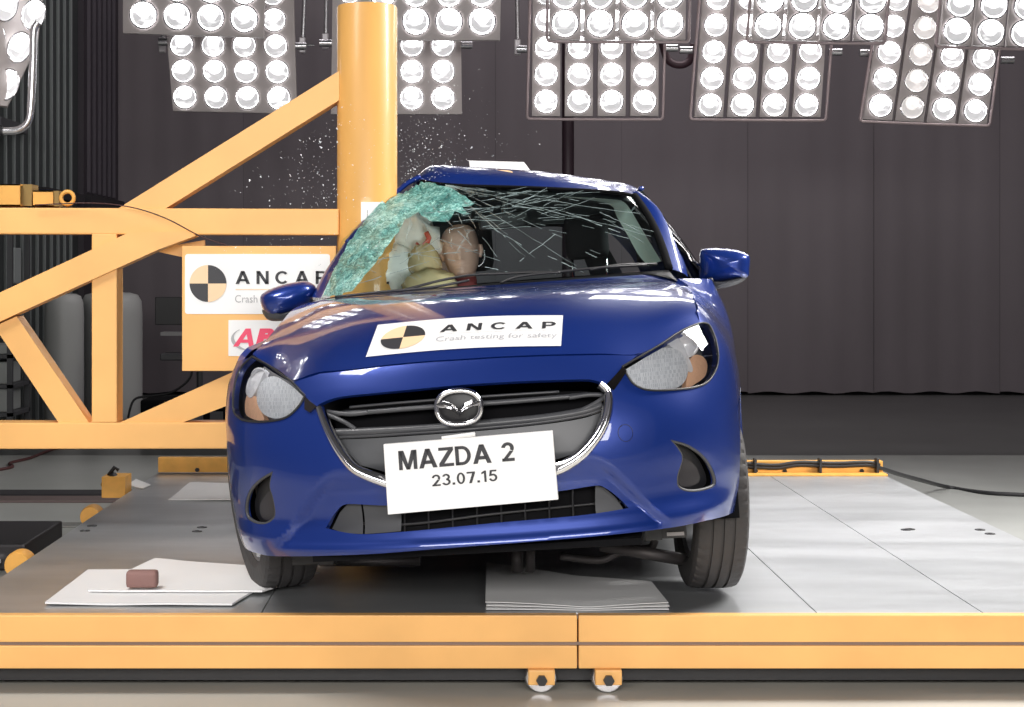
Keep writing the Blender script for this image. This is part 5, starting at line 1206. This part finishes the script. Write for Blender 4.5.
# ------------------------------------------------------------------ crash test dummy (one continuous body)
HC = CM @ loc(461, 252, 2.12)
dm = MB(); SK = 0
R3 = Matrix.Translation(HC) @ Matrix.Rotation(math.radians(-4), 4, 'Z') @ Matrix.Rotation(math.radians(-7), 4, 'Y')
rings = [(-.78, .17, .13, .12), (-.65, .175, .135, .10), (-.50, .165, .13, .08), (-.36, .19, .13, .06), (-.25, .205, .12, .05), (-.205, .17, .10, .05), (-.18, .095, .075, .045), (-.16, .058, .058, .035), (-.12, .052, .056, .02), (-.105, .050, .070, .0), (-.092, .052, .084, -.006), (-.075, .060, .090, -.006), (-.055, .068, .094, -.004), (-.035, .072, .096, -.002), (-.015, .075, .097, 0), (.005, .077, .098, 0), (.025, .078, .099, 0), (.045, .078, .098, .002), (.065, .075, .095, .004), (.085, .068, .086, .006), (.10, .055, .070, .008), (.112, .036, .046, .01), (.118, .012, .016, .01)]
from bisect import bisect
NS = 48; V = []; zz = [r[0] for r in rings]
lev = list(np.linspace(-.78, -.20, 12))+list(np.linspace(-.185, -.11, 6))+list(np.linspace(-.105, .118, 60))
f1 = interp(zz, [r[1] for r in rings]); f2 = interp(zz, [r[2] for r in rings]); f3 = interp(zz, [r[3] for r in rings])
def g_(x, s): return math.exp(-(x/s)**2)
for z in lev:
    for k in range(NS):
        t = 2*PI*k/NS; x = float(f1(z))*math.sin(t); y = -float(f2(z))*math.cos(t)*1.0+float(f3(z)); fr_ = math.cos(t)
        if z > -.11 and fr_ > 0:
            d = 0
            d += .024*g_(x, .011)*max(0, min(1, (.022-z)/.05))*(1 if z > -.034 else 0)*(1 if z < .02 else 0)   # nose
            d += .006*g_(x, .018)*g_(z+.038, .006)
            d -= .012*(g_(abs(x)-.030, .014)*g_(z-.010, .011))      # sockets
            d += .005*(g_(abs(x)-.030, .008)*g_(z-.008, .006))      # eyeballs
            d += .006*g_(z-.028, .008)*g_(abs(x)-.028, .025)         # brow
            d += .005*g_(z+.058, .005)*g_(x, .020)+.005*g_(z+.070, .006)*g_(x, .017)-.005*g_(z+.0635, .0025)*g_(x, .022)  # lips
            d += .007*g_(z+.092, .010)*g_(x, .02)
            y -= d
        V.append(Vector((x, y, z)))
Fc = []
for i in range(len(lev)-1):
    for k in range(NS): k2 = (k+1) % NS; Fc.append((i*NS+k, i*NS+k2, (i+1)*NS+k2, (i+1)*NS+k))
Fc.append(tuple((len(lev)-1)*NS+k for k in range(NS)))
dm.add([R3 @ v for v in V], Fc)
for i, f in enumerate(Fc):
    if f[0] < 17*NS and i < len(Fc): dm.m[i] = 1
def limb(P, r):
    P = [R3 @ Vector(p) for p in P]; dm.tube(P, r, 12, m=1)
hands = []
for s in (1, -1):
    P = [(s*.17, .04, -.26), (s*.22, -.02, -.40), (s*.235, -.08, -.52), (s*.20, -.20, -.50), (s*.16, -.30, -.44)]
    limb(P, [.052, .046, .040, .036, .028])
    w0 = Vector((s*.16, -.30, -.44)); dm.tube([R3 @ w0, R3 @ (w0+Vector((-s*.01, -.04, .015))), R3 @ (w0+Vector((-s*.015, -.075, .02)))], [.026, .034, .030], 10)
    for k in range(4):
        b0 = w0+Vector((-s*.015+(k-1.5)*.016, -.075, .02)); dm.tube([R3 @ b0, R3 @ (b0+Vector((0, -.03, .0))), R3 @ (b0+Vector((0, -.045, -.025))), R3 @ (b0+Vector((0, -.035, -.045)))], [.009, .0085, .008, .006], 8)
    b0 = w0+Vector((-s*.035, -.04, .01)); dm.tube([R3 @ b0, R3 @ (b0+Vector((-s*.02, -.02, .005))), R3 @ (b0+Vector((-s*.03, -.045, -.0)))], [.011, .010, .007], 8)
    limb([(s*.09, .10, -.74), (s*.11, -.15, -.68), (s*.12, -.33, -.63), (s*.12, -.40, -.80), (s*.12, -.45, -.98)], [.085, .075, .06, .052, .04])
    dm.tube([R3 @ Vector((s*.12, -.43, -.99)), R3 @ Vector((s*.12, -.50, -1.0)), R3 @ Vector((s*.12, -.60, -1.01))], [.042, .040, .028], 10, m=1)
    dm.tube([R3 @ Vector((s*.076, .01, -.03)), R3 @ Vector((s*.086, .015, -.005)), R3 @ Vector((s*.084, .015, .018)), R3 @ Vector((s*.076, .01, .02))], [.008, .010, .009, .006], 8)
dob = M3('crash_test_dummy', [v-HC for v in dm.v], dm.f, [mat('dummy_skin', (.66, .42, .33), .40), mat('dummy_red_shirt', (.25, .05, .05), .7)], None, smooth=True, mi=dm.m)
dob.location = HC
tag(dob, 'crash test dummy with bare brown head facing forward behind the shattered windscreen', 'dummy')
# headset-like loop at the dummy's right ear
c = CM @ loc(481, 256, 2.15)
mb = MB(); mb.tube([(c.x+.028*math.cos(t)-.012, c.y, c.z+.042*math.sin(t)) for t in np.linspace(-1.6, 1.9, 20)], .0045, 6); M3('head_loop', [v-HC for v in mb.v], mb.f, STEELT, dob, smooth=True, off=Vector())

# ------------------------------------------------------------------ flying glass fragments
gm = MB(); rg_ = random.Random(5)
def shard(p, s):
    V = [p+Vector([rg_.gauss(0, 1)*s for _ in range(3)]) for _ in range(4)]; gm.add(V, [(0, 1, 2), (0, 2, 3), (0, 3, 1), (1, 3, 2)])
for _ in range(1100):
    t = rg_.random()
    if t < .38:
        px = 338-abs(rg_.gauss(0, 42)); py = rg_.uniform(85, 207); 
        if py < 207-(px-190)*.62 or px < 195: continue
    elif t < .80: px = 400+abs(rg_.gauss(0, 45)); py = 183-abs(rg_.gauss(0, 45))-(px-400)*.1
    elif t < .90: px = rg_.uniform(205, 338); py = rg_.uniform(232, 270)
    else: px = rg_.uniform(335, 400); py = rg_.uniform(100, 250)
    p = at(px, py, rg_.uniform(6.3, 6.75)); shard(p, abs(rg_.gauss(0, 1))*.0010+.0006)
fg = gm.build('glass_fragments', mat('glass_crumb', (.85, .88, .88), .2, 0, .6))
tag(fg, 'spray of tiny glass fragments flying in the air around the yellow pole', 'glass', None, 'stuff')
